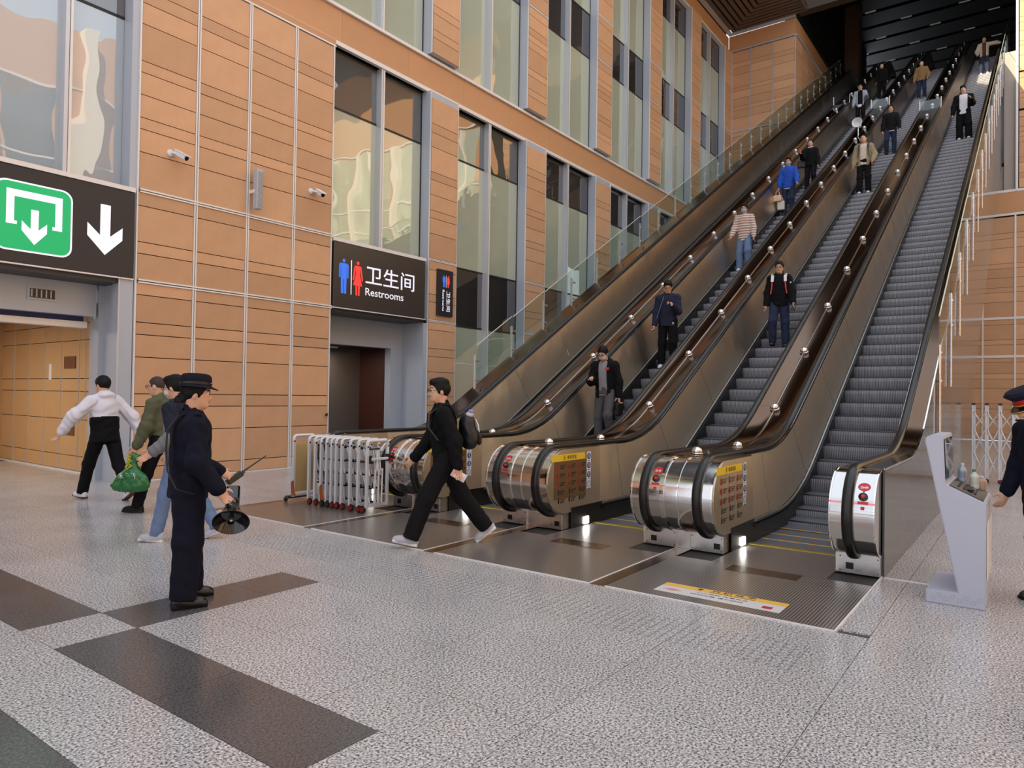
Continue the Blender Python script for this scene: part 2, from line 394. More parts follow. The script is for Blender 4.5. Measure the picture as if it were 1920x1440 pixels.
def panels_y(x0,x1,rows,parent,face=YF,mt=None):
    for a,b in zip(rows[:-1],rows[1:]):
        cbox('panel',mt or M_PANEL,parent,x0,x1,face,face+.03,a+.007,b-.007)
CE=[5.545,6.52,7.52,8.53,9.48]
for a,b in zip(CE[:-1],CE[1:]):
    for rows in (ROW_LOW,ROW_MID,ROW_UP): panels_y(a+(.0 if a==CE[0] else .040),b-.040,rows,wall_left)
for x in CE:
    cbox('mullion_strip',M_TRIM,wall_left,x-.032,x-.008,YF-.012,YF+.03,.02,8.72)
    if x not in (CE[0],CE[-1]): cbox('mullion_strip',M_TRIM,wall_left,x+.008,x+.032,YF-.012,YF+.03,.02,8.72)
for z in (3.255,4.74):
    cbox('ledge',M_TRIM,wall_left,5.56,9.5,YF-.02,YF+.03,z-.014,z+.010)
    cbox('ledge',M_TRIM,wall_left,5.56,9.5,YF-.02,YF+.03,z+.026,z+.052)
cbox('ledge',M_TRIM,wall_left,5.53,9.5,YF-.015,YF+.05,8.715,8.745); cbox('cap_panel',M_SPAN,wall_left,5.53,9.5,YF,YF+.2,8.745,8.87)
cbox('baseboard_strip',M_TRIM,wall_left,5.56,9.5,YF-.01,YF+.03,0,.02)
# spandrels in lengths
def spandrel(z0,z1,xs):
    for a,b in zip(xs[:-1],xs[1:]): cbox('spandrel_panel',M_SPAN,wall_left,a+.002,b-.002,YS,YS+.03,z0,z1)
XS=[-6.2+2.0*k for k in range(20)]+[33.35]
spandrel(8.96,9.66,XS); spandrel(18.28,18.95,XS)
for z0,z1,zz in ((8.86,8.95,0),(9.67,9.74,0),(18.18,18.27,0)):
    cbox('trim_rail',M_TRIM,wall_left,-6,33.35,YS-.06,YS+.12,z0,z1)
# piers: grey metal boxes faced with panels
PX=[12.4+4*k for k in range(6)]
for k,x in enumerate(PX):
    x1=min(x+1.02,33.35)
    for lvl,(z0,z1,rs) in enumerate(((0,8.86,(ROW_LOW,ROW_MID,ROW_UP)),(9.78,18.18,(ROW_2,ROW_2M,ROW_2U)))):
        if lvl==0 and k>3: continue
        cbox('pier_casing',M_GREY,wall_left,x,x1,YF+.03,YG+.2,z0,z1)
        if lvl==1: rs=rs[:1] if k==0 else rs[:2] if k==1 else rs
        for rows in rs: panels_y(x+.035,x1-.02,rows,wall_left)
        cbox('pier_edge',M_TRIM,wall_left,x,x+.012,YF-.004,YF+.03,z0,z1)
        cbox('pier_edge',M_TRIM,wall_left,x1-.012,x1,YF-.004,YF+.03,z0,z1)
        for z in ((3.27,4.755) if lvl==0 else (12.80,14.29)):
            cbox('ledge',M_TRIM,wall_left,x,x1,YF-.012,YF+.03,z-.026,z-.006)
            cbox('ledge',M_TRIM,wall_left,x,x1,YF-.012,YF+.03,z+.006,z+.026)
# upper-storey pier above the four panel columns
for x in (8.4,4.4):
    cbox('pier_casing',M_GREY,wall_left,x,x+1.02,YF+.03,YG+.2,9.78,18.18)
    cbox('pier_face',M_PANEL,wall_left,x+.035,x+1.0,YF,YF+.03,9.79,18.16)
# wall behind the glass
bk=MB(); bk.box(-14,33.3,13.1,13.3,9.6,18.3); bk.box(9.5,33.3,13.1,13.3,4.7,8.95,0); bk.box(-14,5.5,13.1,13.3,4.7,8.95,1)
bk.box(-14,33.3,12.15,13.3,8.86,9.7,0)
bk.box(12.4,33.3,13.6,13.8,0,4.75,2); bk.box(-14,33.3,12.2,13.3,18.2,18.4,0)
bk.build('blind_wall',[M_BLIND,M_BLINDB,M_DARK],wall_left)
# ------------------------------------------------ windows
wn=[0]
def window(x0,x1,bands,mull,parts=True):
    "bands: (z0,z1,kind); each band two panes with a dark frame; mull: x of the upright"
    wn[0]+=1
    w=struct(empty('window_%d'%wn[0],((x0+x1)/2,YG,bands[0][0])))
    ox,oy,oz=w.location
    def L(o): o.location=(o.location.x-ox,o.location.y-oy,o.location.z-oz); return o
    for z0,z1,kd in bands:
        for a,b in ((x0,mull),(mull,x1)):
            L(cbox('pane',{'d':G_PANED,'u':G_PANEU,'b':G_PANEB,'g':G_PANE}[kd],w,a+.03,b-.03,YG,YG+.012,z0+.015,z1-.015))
        L(cbox('transom',M_FRAME,w,x0,x1,YG-.012,YG+.05,z0-.022,z0+.022))
    z0,z1=bands[0][0],bands[-1][1]
    L(cbox('transom',M_FRAME,w,x0,x1,YG-.012,YG+.06,z1-.04,z1+.02))
    L(cbox('mullion',M_ALU,w,mull-.075,mull-.02,YG-.16,YG+.05,z0,z1))
    L(cbox('mullion',M_TRIM,w,mull-.008,mull+.03,YG-.16,YG+.05,z0,z1))
    L(cbox('jamb_frame',M_FRAME,w,x0,x0+.03,YG-.01,YG+.06,z0,z1)); L(cbox('jamb_frame',M_FRAME,w,x1-.03,x1,YG-.01,YG+.06,z0,z1))
    return w
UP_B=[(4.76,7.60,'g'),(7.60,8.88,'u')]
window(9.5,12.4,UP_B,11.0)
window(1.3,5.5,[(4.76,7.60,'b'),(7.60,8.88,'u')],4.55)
for k in range(1,4):
    x0=PX[k-1]+1.02; x1=PX[k]; 
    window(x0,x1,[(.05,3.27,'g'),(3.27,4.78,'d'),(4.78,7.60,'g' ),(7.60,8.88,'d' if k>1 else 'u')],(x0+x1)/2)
window(PX[3]+1.02,PX[4],[(3.3,8.88,'d')],PX[3]+2.5)
edges=[5.42,8.4,9.42,12.4]
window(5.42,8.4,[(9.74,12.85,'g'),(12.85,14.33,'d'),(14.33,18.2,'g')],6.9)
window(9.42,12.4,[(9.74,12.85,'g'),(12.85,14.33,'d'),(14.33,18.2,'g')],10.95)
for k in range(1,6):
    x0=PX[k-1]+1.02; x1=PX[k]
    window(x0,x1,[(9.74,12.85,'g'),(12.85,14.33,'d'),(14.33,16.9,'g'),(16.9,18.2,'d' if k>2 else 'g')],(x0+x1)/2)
# ------------------------------------------------ left portal (exit passage)
pt=MB()
pt.box(5.28,5.50,YF-.0,YF+.25,0,3.28,0)          # front jamb
pt.box(5.40,5.53,YF+.02,YF+.3,3.28,8.86,0); pt.box(5.49,5.53,YF+.0,YF+.3,0,3.28,0)
pt.box(5.33,5.52,YF+.25,YF+.62,0,3.2,0)
pt.box(5.24,5.52,YF+.62,YF+.80,0,3.2,0)
pt.box(5.33,5.52,YF+.80,YF+1.15,0,3.2,0)
pt.box(-4,5.5,YF+.05,YF+1.2,3.2,3.3,2)             # soffit
pt.box(-4,5.20,YF+.62,YF+.78,2.68,3.2,0)           # beam over the shutter
pt.box(-4,5.14,YF+.80,YF+1.0,2.50,2.60,1)          # shutter bottom bar
pt.box(-4,5.10,YF+.84,YF+.90,2.60,2.72,3)          # dark blue curtain
portal=pt.build('trim_1',[M_GREY,M_TRIM,M_GREYD,mat('navy shutter',(28,34,84),rough=.5)]); struct(portal)
cbox('portal_corner_strip',M_ALU,portal,5.262,5.28,YF-.004,YF+.02,0,3.28)
cw=MB(); cw.box(5.5,5.6,YF+1.1,17.3,0,2.9); corr=struct(cw.build('wall_corridor',M_JOINT))
RC=[.04,.3,.95,1.45,1.68,2.36,2.66,2.86]
YCc=[12.88,13.12,13.36,13.62,14.38,15.12,15.86,16.6,17.3]
for a,b in zip(YCc[:-1],YCc[1:]):
    for z0,z1 in zip(RC[:-1],RC[1:]): cbox('panel',M_INPANEL,corr,5.47,5.5,a+.008,b-.008,z0+.006,z1-.006)
    cbox('mullion_strip',M_ALU,corr,5.462,5.5,a-.006,a+.006,.02,2.86)
cbox('baseboard_strip',M_TRIM,corr,5.455,5.5,12.88,17.3,0,.035)
vent=mat('brown vent',(112,66,40),rough=.5)
cbox('vent_grille',vent,corr,5.455,5.47,13.75,14.22,1.86,2.08); cbox('vent_grille',vent,corr,5.455,5.47,13.75,14.22,.66,.88)
cbox('notice',M_STICKW,corr,5.462,5.47,14.78,14.9,1.66,1.95)
MB().lathe([(0,-.03),(.03,-.025),(.03,0)],14,axis='x',origin=(5.47,13.66,1.2)).build('door_knob',M_CHROME,corr,True)
cc=MB(); cc.box(-4,5.6,YF+1.0,17.3,2.88,2.95,0)
for k in range(30): cc.box(-4,5.5,12.95+k*.15,13.05+k*.15,2.84,2.88,1)
struct(cc.build('ceiling_corridor',[M_SLATGAP,M_TRIM]))
struct(MB().box(-14,5.6,17.3,17.4,0,3).build('wall_corridor_end',M_INPANEL))
struct(MB().box(-14,-3.9,YF,17.4,0,8.9).build('wall_front_left',M_SPAN))
# ventilation grille over the shutter
gr=MB(); gr.box(4.20,4.62,YF+.60,YF+.625,2.86,3.06,0); gr.box(4.24,4.58,YF+.592,YF+.61,2.89,3.03,1)
for k in range(5): gr.box(4.25+k*.066,4.27+k*.066,YF+.585,YF+.60,2.90,3.02,0)
gr.build('vent_grille',[M_GREY,M_BLACK],portal)
# ------------------------------------------------ restroom recess and doorway
rr=MB()
rr.box(9.5,12.4,YF+.05,YF+.9,3.2,3.28,1)           # soffit
rr.box(11.93,12.4,12.5,12.7,0,3.25,0); rr.box(9.3,11.93,12.5,12.7,2.58,3.25,0)   # lintel + right cheek
rr.box(12.3,12.4,YF+.05,12.6,0,3.25,0); rr.box(9.4,9.5,YF+.4,12.6,0,3.25,0)
door=struct(rr.build('trim_2',[M_GREY,M_GREYD]))
MB().box(11.93,12.0,12.7,13.6,0,2.6).build('maroon_wall',M_MAROON,door)
iw=MB(); iw.box(9.0,12.0,13.6,13.7,0,2.6,0); iw.box(9.0,9.1,12.6,13.6,0,2.6,0); iw.box(9.0,12.0,12.7,13.7,2.58,2.66,1)
iw.build('restroom_interior_wall',[mat('restroom tile',(92,84,78),rough=.35),M_DARK],door)
MB().box(9.9,10.9,13.2,13.3,2.55,2.575).build('ceiling_lamp',M_BULB,door)
MB().box(9.0,12.0,12.5,13.7,-.1,0.0).build('restroom_floor',M_GRAND,door)
# ================================================================== BACK WALL  X=33.35
XB=33.35
bw=MB(); bw.box(XB+.035,XB+.4,8.84,12.3,0,18.3); bw.box(XB+.035,XB+.4,-20,2.6,0,9.6,0); bw.box(XB+.035,XB+.4,-20,.52,9.6,24,0); bw.box(XB+.02,XB+.05,-20,-2.4,0,24,1)
wall_back=struct(bw.build('wall_back',[M_JOINT,M_SPAN]))
for k in range(4):     # glazing bays of the unseen right half, mirrored in the windows
    y=-6.2-4*k
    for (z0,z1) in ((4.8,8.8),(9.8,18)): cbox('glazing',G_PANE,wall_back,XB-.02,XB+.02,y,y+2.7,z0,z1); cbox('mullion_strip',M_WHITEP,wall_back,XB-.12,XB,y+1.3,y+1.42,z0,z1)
    cbox('column_casing',M_WHITEP,wall_back,XB-.5,XB,y-.5,y,0,18)
for z in (3.27,4.76,8.8,9.7,12.8,14.3,18.2): cbox('ledge',M_TRIM,wall_back,XB-.06,XB+.02,-20,-2.4,z-.05,z+.05)
ALLR=(ROW_LOW,ROW_MID,ROW_UP); ALLR2=(ROW_2,ROW_2M,ROW_2U)
def panels_x(y0,y1,rows,parent):
    for a,b in zip(rows[:-1],rows[1:]): cbox('panel',M_PANEL,parent,XB,XB+.03,y0,y1,a+.006,b-.006)
YCb=[8.82,9.82,10.85,11.72]
for a,b in zip(YCb[:-1],YCb[1:]):
    for r in ALLR2: panels_x(a+.02,b-.02,r,wall_back)
for y in YCb: cbox('mullion_strip',M_ALU,wall_back,XB-.012,XB+.02,y-.018,y+.018,9.7,18.2)
YCr=[-1.42,-.42,.58,1.62,2.6]
for a,b in zip(YCr[:-1],YCr[1:]):
    for r in ALLR: panels_x(a+.03,b-.03,r,wall_back)
for y in YCr: cbox('mullion_strip',M_TRIM,wall_back,XB-.02,XB+.02,y-.03,y+.03,0,8.75)
for a,b in ((-1.42,-.42),(-.42,.5)):
    for r in ALLR2: panels_x(a+.03,b-.03,r,wall_back)
for z in (3.27,4.76,8.80): cbox('ledge',M_TRIM,wall_back,XB-.03,XB+.03,-2.4,2.6,z-.045,z+.045)
cbox('ledge',M_TRIM,wall_back,XB-.03,XB+.03,-2.4,2.6,9.66,9.76)
for z in (12.8,14.3): cbox('ledge',M_ALU,wall_back,XB-.03,XB+.03,8.8,11.74,z-.03,z+.03)
cbox('spandrel_panel',M_SPAN,wall_back,XB-.01,XB+.03,-2.4,2.6,8.86,9.66)
cbox('spandrel_panel',M_SPAN,wall_back,XB-.01,XB+.03,8.78,11.9,18.28,18.98)
cbox('ledge',M_ALU,wall_back,XB-.04,XB+.03,8.78,11.9,18.18,18.26)
cbox('corner_post',M_TRIM,wall_back,XB-.05,XB+.3,.50,.58,9.7,24)
cbox('grey_panel',mat('pale grey panel',(172,160,150),rough=.45),wall_back,XB+.1,XB+.2,.58,.95,9.76,15.2)
cbox('grey_panel',MAT['pale grey panel'],wall_back,XB+.2,XB+.3,.90,2.6,9.6,10.75)
# side wall of the escalator tunnel (Y = 8.79) and its dark linings
tw=MB(); tw.box(XB+.41,50,8.79+.035,9.3,0,19.0,0); tw.box(XB+.02,50,8.80,9.3,18.98,27,1)
wall_t=struct(tw.build('wall_tunnel',[M_JOINT,M_TUNNEL]))
xt=[XB+.0+k*1.1 for k in range(10)]
for a,b in zip(xt[:-1],xt[1:]):
    for r in (ROW_2U,): 
        for z0,z1 in zip(r[:-1],r[1:]): cbox('panel',M_PANEL,wall_t,a+.01,b-.01,8.79,8.82,z0+.006,z1-.006)
cbox('spandrel_panel',M_SPAN,wall_t,XB,43.5,8.78,8.82,18.28,18.98); cbox('ledge',M_ALU,wall_t,XB,43.5,8.75,8.82,18.18,18.26)
for k in range(16): cbox('slat',M_TUNNEL,wall_t,XB+.03,50,8.76,8.80,19.1+k*.5,19.5+k*.5)
struct(MB().box(XB+.4,60,.38,.56,9.6,27).build('wall_tunnel_right',M_TUNNEL))
# tunnel ceiling: dark boards with grooves running across, small lamps in the grooves
tc_=MB(); tc_.box(43.2,60,.5,9.3,24.12,24.3); ceil_t=struct(tc_.build('ceiling_tunnel',M_TUNNEL2))
for k in range(8):
    x0=43.2+k*1.8; cbox('ceiling_board',M_TUNNEL,ceil_t,x0,x0+1.45,.5,9.2,24.0,24.12)
    for q in range(3):
        y=1.6+q*2.9+(k%2)*1.3; cbox('ceiling_lamp',M_BULB,ceil_t,x0+1.5,x0+1.72,y,y+.55,24.05,24.1)
struct(MB().box(60,60.2,0,9.3,17,24.3).build('wall_tunnel_end',M_TUNNEL))
struct(MB().box(42.3,60,.5,9.0,18.3,18.62).build('landing_floor',M_GRAND))
MBc=MB(); MBc.box(43.4,44.2,8.0,8.75,16.5,24,0)
tag(MBc.build('column',M_COLBR),'dark bronze column beside the top of the leftmost escalator','column')
# soffit of the hall: mitred metal slats
sf=MB(); sf.box(20.5,33.3,8.3,12.0,19.3,19.4); ceil=struct(sf.build('ceiling',M_SLATGAP))
for k in range(13):
    w=.17; y0=11.72-k*.26; x1=33.28-k*.26
    m=MB(); m.prism([(20.5,y0),(x1,y0),(x1-w,y0-w),(20.5,y0-w)],'z',19.12,19.3); m.build('soffit_slat',M_SOFFIT,ceil)
    if y0>8.4:
        m=MB(); m.prism([(x1,y0),(x1,8.3),(x1-w,8.3),(x1-w,y0-w)],'z',19.12,19.3); m.build('soffit_slat',M_SOFFIT,ceil)
cbox('edge_trim',M_ALU,ceil,20.5,33.35,11.74,11.9,19.0,19.12); cbox('edge_trim',M_ALU,ceil,33.28,33.36,8.79,11.8,19.0,19.12)
# ================================================================== OPPOSITE SIDE OF THE HALL (seen in reflections)
ow=MB(); ow.box(-26,40,-20.4,-20,0,22)
wr=struct(ow.build('wall_right',M_SPAN))
for k in range(11):
    x=-22+k*5.6
    cbox('column_casing',M_WHITEP,wr,x,x+.9,-20,-19.4,0,22)
    for (z0,z1) in ((4.8,8.8),(9.8,18)):
        cbox('pane',mat('opposite glazing',(66,70,72),rough=.05,spec=.8),wr,x+2.0,x+4.6,-20,-19.96,z0,z1)
    for z in (3.27,4.76,8.8,9.7,12.8,14.3,18.2): cbox('ledge',M_TRIM,wr,x+.9,x+5.6,-20,-19.9,z-.06,z+.06)
# ------------------------------------------------ roof over the escalators, glazed front wall behind the camera
rf=MB(); rf.box(28,62,-20.4,13,26.0,26.3); rf.box(33.5,34,.5,8.8,19.3,26); roof=struct(rf.build('ceiling_roof',mat('bronze roof',(70,58,48),rough=.6)))  # unseen lintel added to block sun at the top; roof edge shaped for sun
fw_=MB(); fw_.box(-26.2,-26,-20,13,0,1.2)
for k in range(9): fw_.box(-26.2,-25.9,-20+k*4,-19.4+k*4,0,24)
for z in (5,10,15,20,24): fw_.box(-26.2,-25.95,-20,13,z,z+.4)
wf=struct(fw_.build('wall_front',M_GREY))
cbox('red_fascia',mat('red fascia',(206,40,44),rough=.5,emit=(220,40,40),estr=.6),wf,-25.8,-25.7,-20,13,16.2,18.6)
for i,(x,y,z,e,sz) in enumerate(((2.5,14.8,2.8,60,2.5),(10.5,13.15,2.5,12,.5))):  # fill lights added to brighten the corridor wall and the restroom
    ld=bpy.data.lights.new('passage_fill','AREA'); ld.energy=e; ld.size=sz; ld.color=(1,.93,.82); lo_=bpy.data.objects.new('passage_fill',ld); COL.objects.link(lo_); lo_.location=(x,y,z)
# ================================================================== ESCALATORS
T=.571; XTOP=41.4; PITCH_Y=1.825
CXD,CZD,RD=6.67,.545,.365
def incl(x,x0,half,z0,xt=XTOP):
    if x<x0-half: return z0
    if x<x0+half: return z0+T*(x-x0+half)**2/(4*half)
    if x<xt-half: return z0+T*(x-x0)
    zt=z0+T*(xt-x0)
    if x<xt+half: return zt-T*(xt+half-x)**2/(4*half)
    return zt
rail_z=lambda x: incl(x,8.9,.65,.94)
nose_z=lambda x: incl(x,8.95,.75,.0)
def xs(a,b):
    out=[]; x=a
    while x<b-1e-6:
        out.append(x); x+= .12 if (8.1<x<9.7 or 40.5<x<42.2) else .75 if x>9.7 else .3
    out.append(b); return out
def railpath(a,b): return [(x,rail_z(x)) for x in xs(a,b)]
def arcpath(r,a0,a1,n=16): return [(CXD+r*math.cos(math.radians(a0+(a1-a0)*k/n)),CZD+r*math.sin(math.radians(a0+(a1-a0)*k/n))) for k in range(n+1)]
HR=[(7.02,.135),(6.9,.135)]+arcpath(.395,265,90,18)[0:-1]+railpath(6.7,43.3)
SEC_HR=[(-.04,-.03),(-.042,-.008),(-.032,.008),(-.014,.014),(.014,.014),(.032,.008),(.042,-.008),(.04,-.03)]
def drum_poly(r):
    a=arcpath(r,270,90,18); return [(7.45,CZD-r)]+a+[(7.45,CZD+r)]
def inner_panel(parent,y,face,a,b,mt):
    "one sheet of the balustrade between two joints square to the slope; face=-1 looks to -Y"
    m=MB(); top=[];bot=[]
    N=max(2,int((b-a)/.2)) if a<10 or b>40 else 2
    for k in range(N+1):
        x=a+(b-a)*k/N; s=(rail_z(x+.02)-rail_z(x-.02))/.04; c=1/math.sqrt(1+s*s); sn=s*c
        top.append((x+.045*sn,rail_z(x)-.045*c)); bot.append((x+.70*sn,rail_z(x)-.70*c))
    vs=[];fs=[]
    for (x,z),(xb,zb) in zip(top,bot):
        vs+=[(x,y-face*.095,z),(xb,y,zb)]
    for k in range(N): fs.append((k*2,k*2+1,k*2+3,k*2+2))
    m.add(vs,fs); return m.build('balustrade_panel',mt,parent,30)
step_cache=[]
def step_mesh():
    if not step_cache:
        m=MB(); y0,y1=-.485,.485
        prof=[(.36,-.004),(.03,-.004),(.012,-.001),(.0,-.006),(-.004,-.02),(.002,-.07),(.02,-.13),(.05,-.2),(.36,-.2)]
        vs=[(x,y0,z) for x,z in prof]+[(x,y1,z) for x,z in prof]; n=len(prof)
        m.add(vs,[(0,1,n+1,n)],0)
        m.add(vs,[(k,k+1,n+k+1,n+k) for k in range(4,8)],1); m.add(vs,[(k,k+1,n+k+1,n+k) for k in range(1,4)],2)
        m.add(vs,[tuple(range(n)),tuple(range(n,2*n))],2)
        step_cache.append(m.mesh('step',[M_TREAD,M_RISER,M_BLACK]))
    return step_cache[0]
PANEL_X=[6.95,7.42,8.05]+[9.3+1.5*k for k in range(22)]+[43.2]
EL=['escalator at the far right with empty ribbed steps, beside the polished outer wall',
    'second escalator from the right, carrying the woman in black with white straps',
    'third escalator from the right, carrying the man in the blue jacket',
    'leftmost escalator beside the orange facade, its steps hidden']
ESC=[]
M_BASE=brushed('newel base steel',(214,208,204),.3,warp_scale=4,warp=.0006,streak=False)
M_CLAMP=mat('clamp steel',(200,200,200),rough=.2,metal=1)
def escalator(i):
    dy=PITCH_Y*i
    e=empty('escalator',(0,dy,0),0,EL[i],'escalator','bank of escalators'); ESC.append(e)
    # landing plates
    cbox('landing_plate',M_PLATE,e,4.93,6.05,1.03,2.71,-.02,.006)
    cbox('landing_plate',M_PLATE,e,6.053,6.30,1.03,2.71,-.02,.006)
    cbox('landing_plate',M_PLATE,e,6.303,7.30,1.385,2.36,-.02,.006)
    cbox('access_cover',M_PLATES,e,6.06,6.28,1.56,2.16,.004,.008)
    cbox('plate_edging',M_TRIM,e,4.92,7.3,1.022,1.034,-.02,.009); cbox('plate_edging',M_TRIM,e,4.92,4.935,1.03,2.71,-.02,.009)
    # comb
    m=MB(); m.box(7.30,7.36,1.385,2.36,-.02,.010,0)
    for k in range(40):
        y=1.40+k*.024; m.box(7.36,7.40,y,y+.010,-.01,.008,0)
    m.box(7.285,7.30,1.385,2.36,-.02,.0085,1); m.build('comb_plate',[mat('comb yellow',(150,128,52),rough=.4,metal=.4),mat('comb line',(196,164,40),rough=.5)],e)
    # steps
    x=7.38; k=0
    while x<42.2:
        z=nose_z(x)
        s=bpy.data.objects.new('step',step_mesh()); link(s,e); s.location=(x,1.872,z); 
        if x<8.6:
            cbox('step_edge_line',M_STICKO,e,x+.005,x+.016,1.39,2.35,z-.004,z+.0005)
        x+=.345
    # newel drums, handrails, bases, panels on both sides
    for side,(ya,yb,yh) in enumerate(((1.03,1.365,1.228),(2.375,2.71,2.515))):
        dm=MB(); dm.prism(drum_poly(RD),'y',ya+.004,yb-.004)
        d=dm.build('newel_drum',M_DRUM,e,25)
        if side==1:
            sp_=MB(); sp_.prism(drum_poly(RD-.012),'y',2.3585,2.3745); sp_.build('side_plate',M_STEEL,e)
        fl=MB()
        for yy in (ya,yb): fl.sweep(arcpath(RD+.004,268,92,20),[(-.006,-.014),(-.006,.004),(.006,.004),(.006,-.014)],yy)
        fl.build('edge_moulding',M_CHROME,d,25)
        h=MB(); h.sweep(HR,SEC_HR,yh); h.build('handrail',M_BLACK,e,50)
        gb=MB(); gb.sweep([(x+.0,z-.034) for x,z in railpath(6.7,43.3)],[(-.05,-.03),(-.05,.0),(.05,.0),(.05,-.03)],yh); gb.build('handrail_guide',M_CHROME,e)
        bs=MB(); bs.bbox(6.64,7.6,ya-.0,yb+.02 if side==0 else yb,0.006,.19,.004,0); ba=bs.build('newel_base',M_BASE,e)
        yq=yb-.09 if side==0 else ya+.07
        cbox('sensor_window',M_BLACK,ba,6.634,6.642,yq-.035,yq+.025,.045,.10)
        sc=MB()
        for (yy,zz) in ((ya+.02,.03),(ya+.02,.15),(yb-.02,.03),(yb-.02,.15)): sc.lathe([(.006,-.003),(.006,0)],8,axis='x',origin=(6.64,yy,zz))
        sc.build('screw',M_GREYD,ba)['kind']='stuff'
        inl=MB(); inl.lathe([(.035,0),(.035,.0)] if 0 else [(.034,-.02),(.046,-.02),(.05,.0),(.034,.0)],14,axis='y',origin=(6.99,yh,.14))
        inl.build('handrail_inlet',M_BLACK,e,True)
        yp=1.38 if side==0 else 2.362; face=1 if side==0 else -1
        for a,b in zip(PANEL_X[:-1],PANEL_X[1:]): inner_panel(e,yp,face,a+.003,b-.003,M_STEEL)
        # lower skirt, its bright trim and the brush
        P=railpath(6.8,43.0)
        k_=MB(); k_.sweep(P,[(0,-1.02),(0,-.70),(face*.012,-.70),(face*.012,-1.02)],yp); k_.build('skirt_panel',mat('skirt steel',(70,66,62),rough=.3,metal=.9),e)
        P2=railpath(7.5,43.0)
        k_=MB(); k_.sweep(P2,[(0,-.735),(0,-.70),(face*.03,-.705),(face*.03,-.73)],yp); k_.build('skirt_trim',mat('trim steel',(150,148,144),rough=.35,metal=.9),e)
        k_=MB(); k_.sweep(P2,[(0,-.80),(0,-.745),(face*.035,-.755),(face*.035,-.79)],yp); k_.build('skirt_brush',M_BLACK,e)
    # skirt lamp near the entry
    lm=MB(); lm.bbox(7.06,7.17,2.336,2.352,.02,.105,.007); lm.build('skirt_lamp',M_LAMP,e)
    # emergency stop group on the right drum
    yb=1.115
    def on_drum(z,y,push=.001):
        a=math.acos(max(-1,min(1,(z-CZD)/RD))); return (CXD-math.sin(a)*(RD+push),y,z), (math.cos(a),0,math.sin(a))   # point, up tangent
    def decal(name,mt,pts,push=.0015):
        m=MB(); vs=[]
        for (u,v) in pts:
            p,_=on_drum(v,yb-u,push); vs.append(p)
        m.add(vs,[tuple(range(len(pts)))]); return m.build(name,mt,e)
    n=18; decal('stop_sticker',M_STICKRED,[(.048*math.cos(2*math.pi*k/n),.785+.030*math.sin(2*math.pi*k/n)) for k in range(n)])
    decal('stop_sticker',M_STICKRED,[(-.012,.758),(.0,.738),(.012,.758)])
    p,up=on_drum(.770,yb+.03,.003); text('stop_lettering','急停',.04,M_STICKW,e,p,(0,-1,0),up,width=.062,height=.028,extrude=.0003)
    p,up=on_drum(.708,yb,.0); bt=MB(); bt.lathe([(.036,0),(.036,.008),(.030,.012),(0.0,.012)],18); b_=bt.build('stop_button',M_BLACK,e,True)
    upv=Vector(up); nv=Vector((-up[2],0,up[0])); m4=Matrix((Vector((0,-1,0)),upv,nv)).transposed().to_4x4(); m4.translation=Vector(p); b_.matrix_local=m4
    bt=MB(); bt.lathe([(.016,.010),(.016,.020),(.010,.024),(0,.024)],14); r_=bt.build('button_cap',M_STICKRED,b_,True)
    decal('stop_label',M_STICKRED,[(-.04,.650),(.04,.650),(.04,.672),(-.04,.672)])
    decal('stop_label',M_INKRED,[(-.014,.606),(.014,.606),(.014,.632),(-.014,.632)])
    # outer trough under the steps
    tr=MB(); tr.prism([(7.6,-.02),(8.6,-.02),(9.1,-.25),(42,nose_z(42)-.32),(43.3,nose_z(43)-.32),(43.3,nose_z(43)-.9),(42,nose_z(42)-1.3),(17.36,nose_z(17.36)-2.6),(17.36,-.02),(8.7,-.03)],'y',1.06,2.83)
    tr.build('truss',M_DARK,e)
    return e
for i in range(4): escalator(i)
# ------------------------------------------------ passenger notices on the inner sides
ICON=[(3,3)]
def disc(m,cx,cz,r,y,mi,n=18,inner=0):
    if inner:
        vs=[(cx+r*math.cos(2*math.pi*k/n),y,cz+r*math.sin(2*math.pi*k/n)) for k in range(n)]+[(cx+inner*math.cos(2*math.pi*k/n),y,cz+inner*math.sin(2*math.pi*k/n)) for k in range(n)]
        m.add(vs,[(k,(k+1)%n,n+(k+1)%n,n+k) for k in range(n)],mi)
    else: m.add([(cx+r*math.cos(2*math.pi*k/n),y,cz+r*math.sin(2*math.pi*k/n)) for k in range(n)],[tuple(range(n))],mi)
def quad(m,x0,x1,z0,z1,y,mi): m.add([(x0,y,z0),(x1,y,z0),(x1,y,z1),(x0,y,z1)],[(0,1,2,3)],mi)
NL=['yellow-headed passenger notice on the newel side of the far right escalator','yellow-headed passenger notice on the newel side of the second escalator from the right',
    'yellow-headed passenger notice on the newel side behind the walking man']
M_NOTE=mat('notice film',(150,120,84),rough=.3,metal=.6)
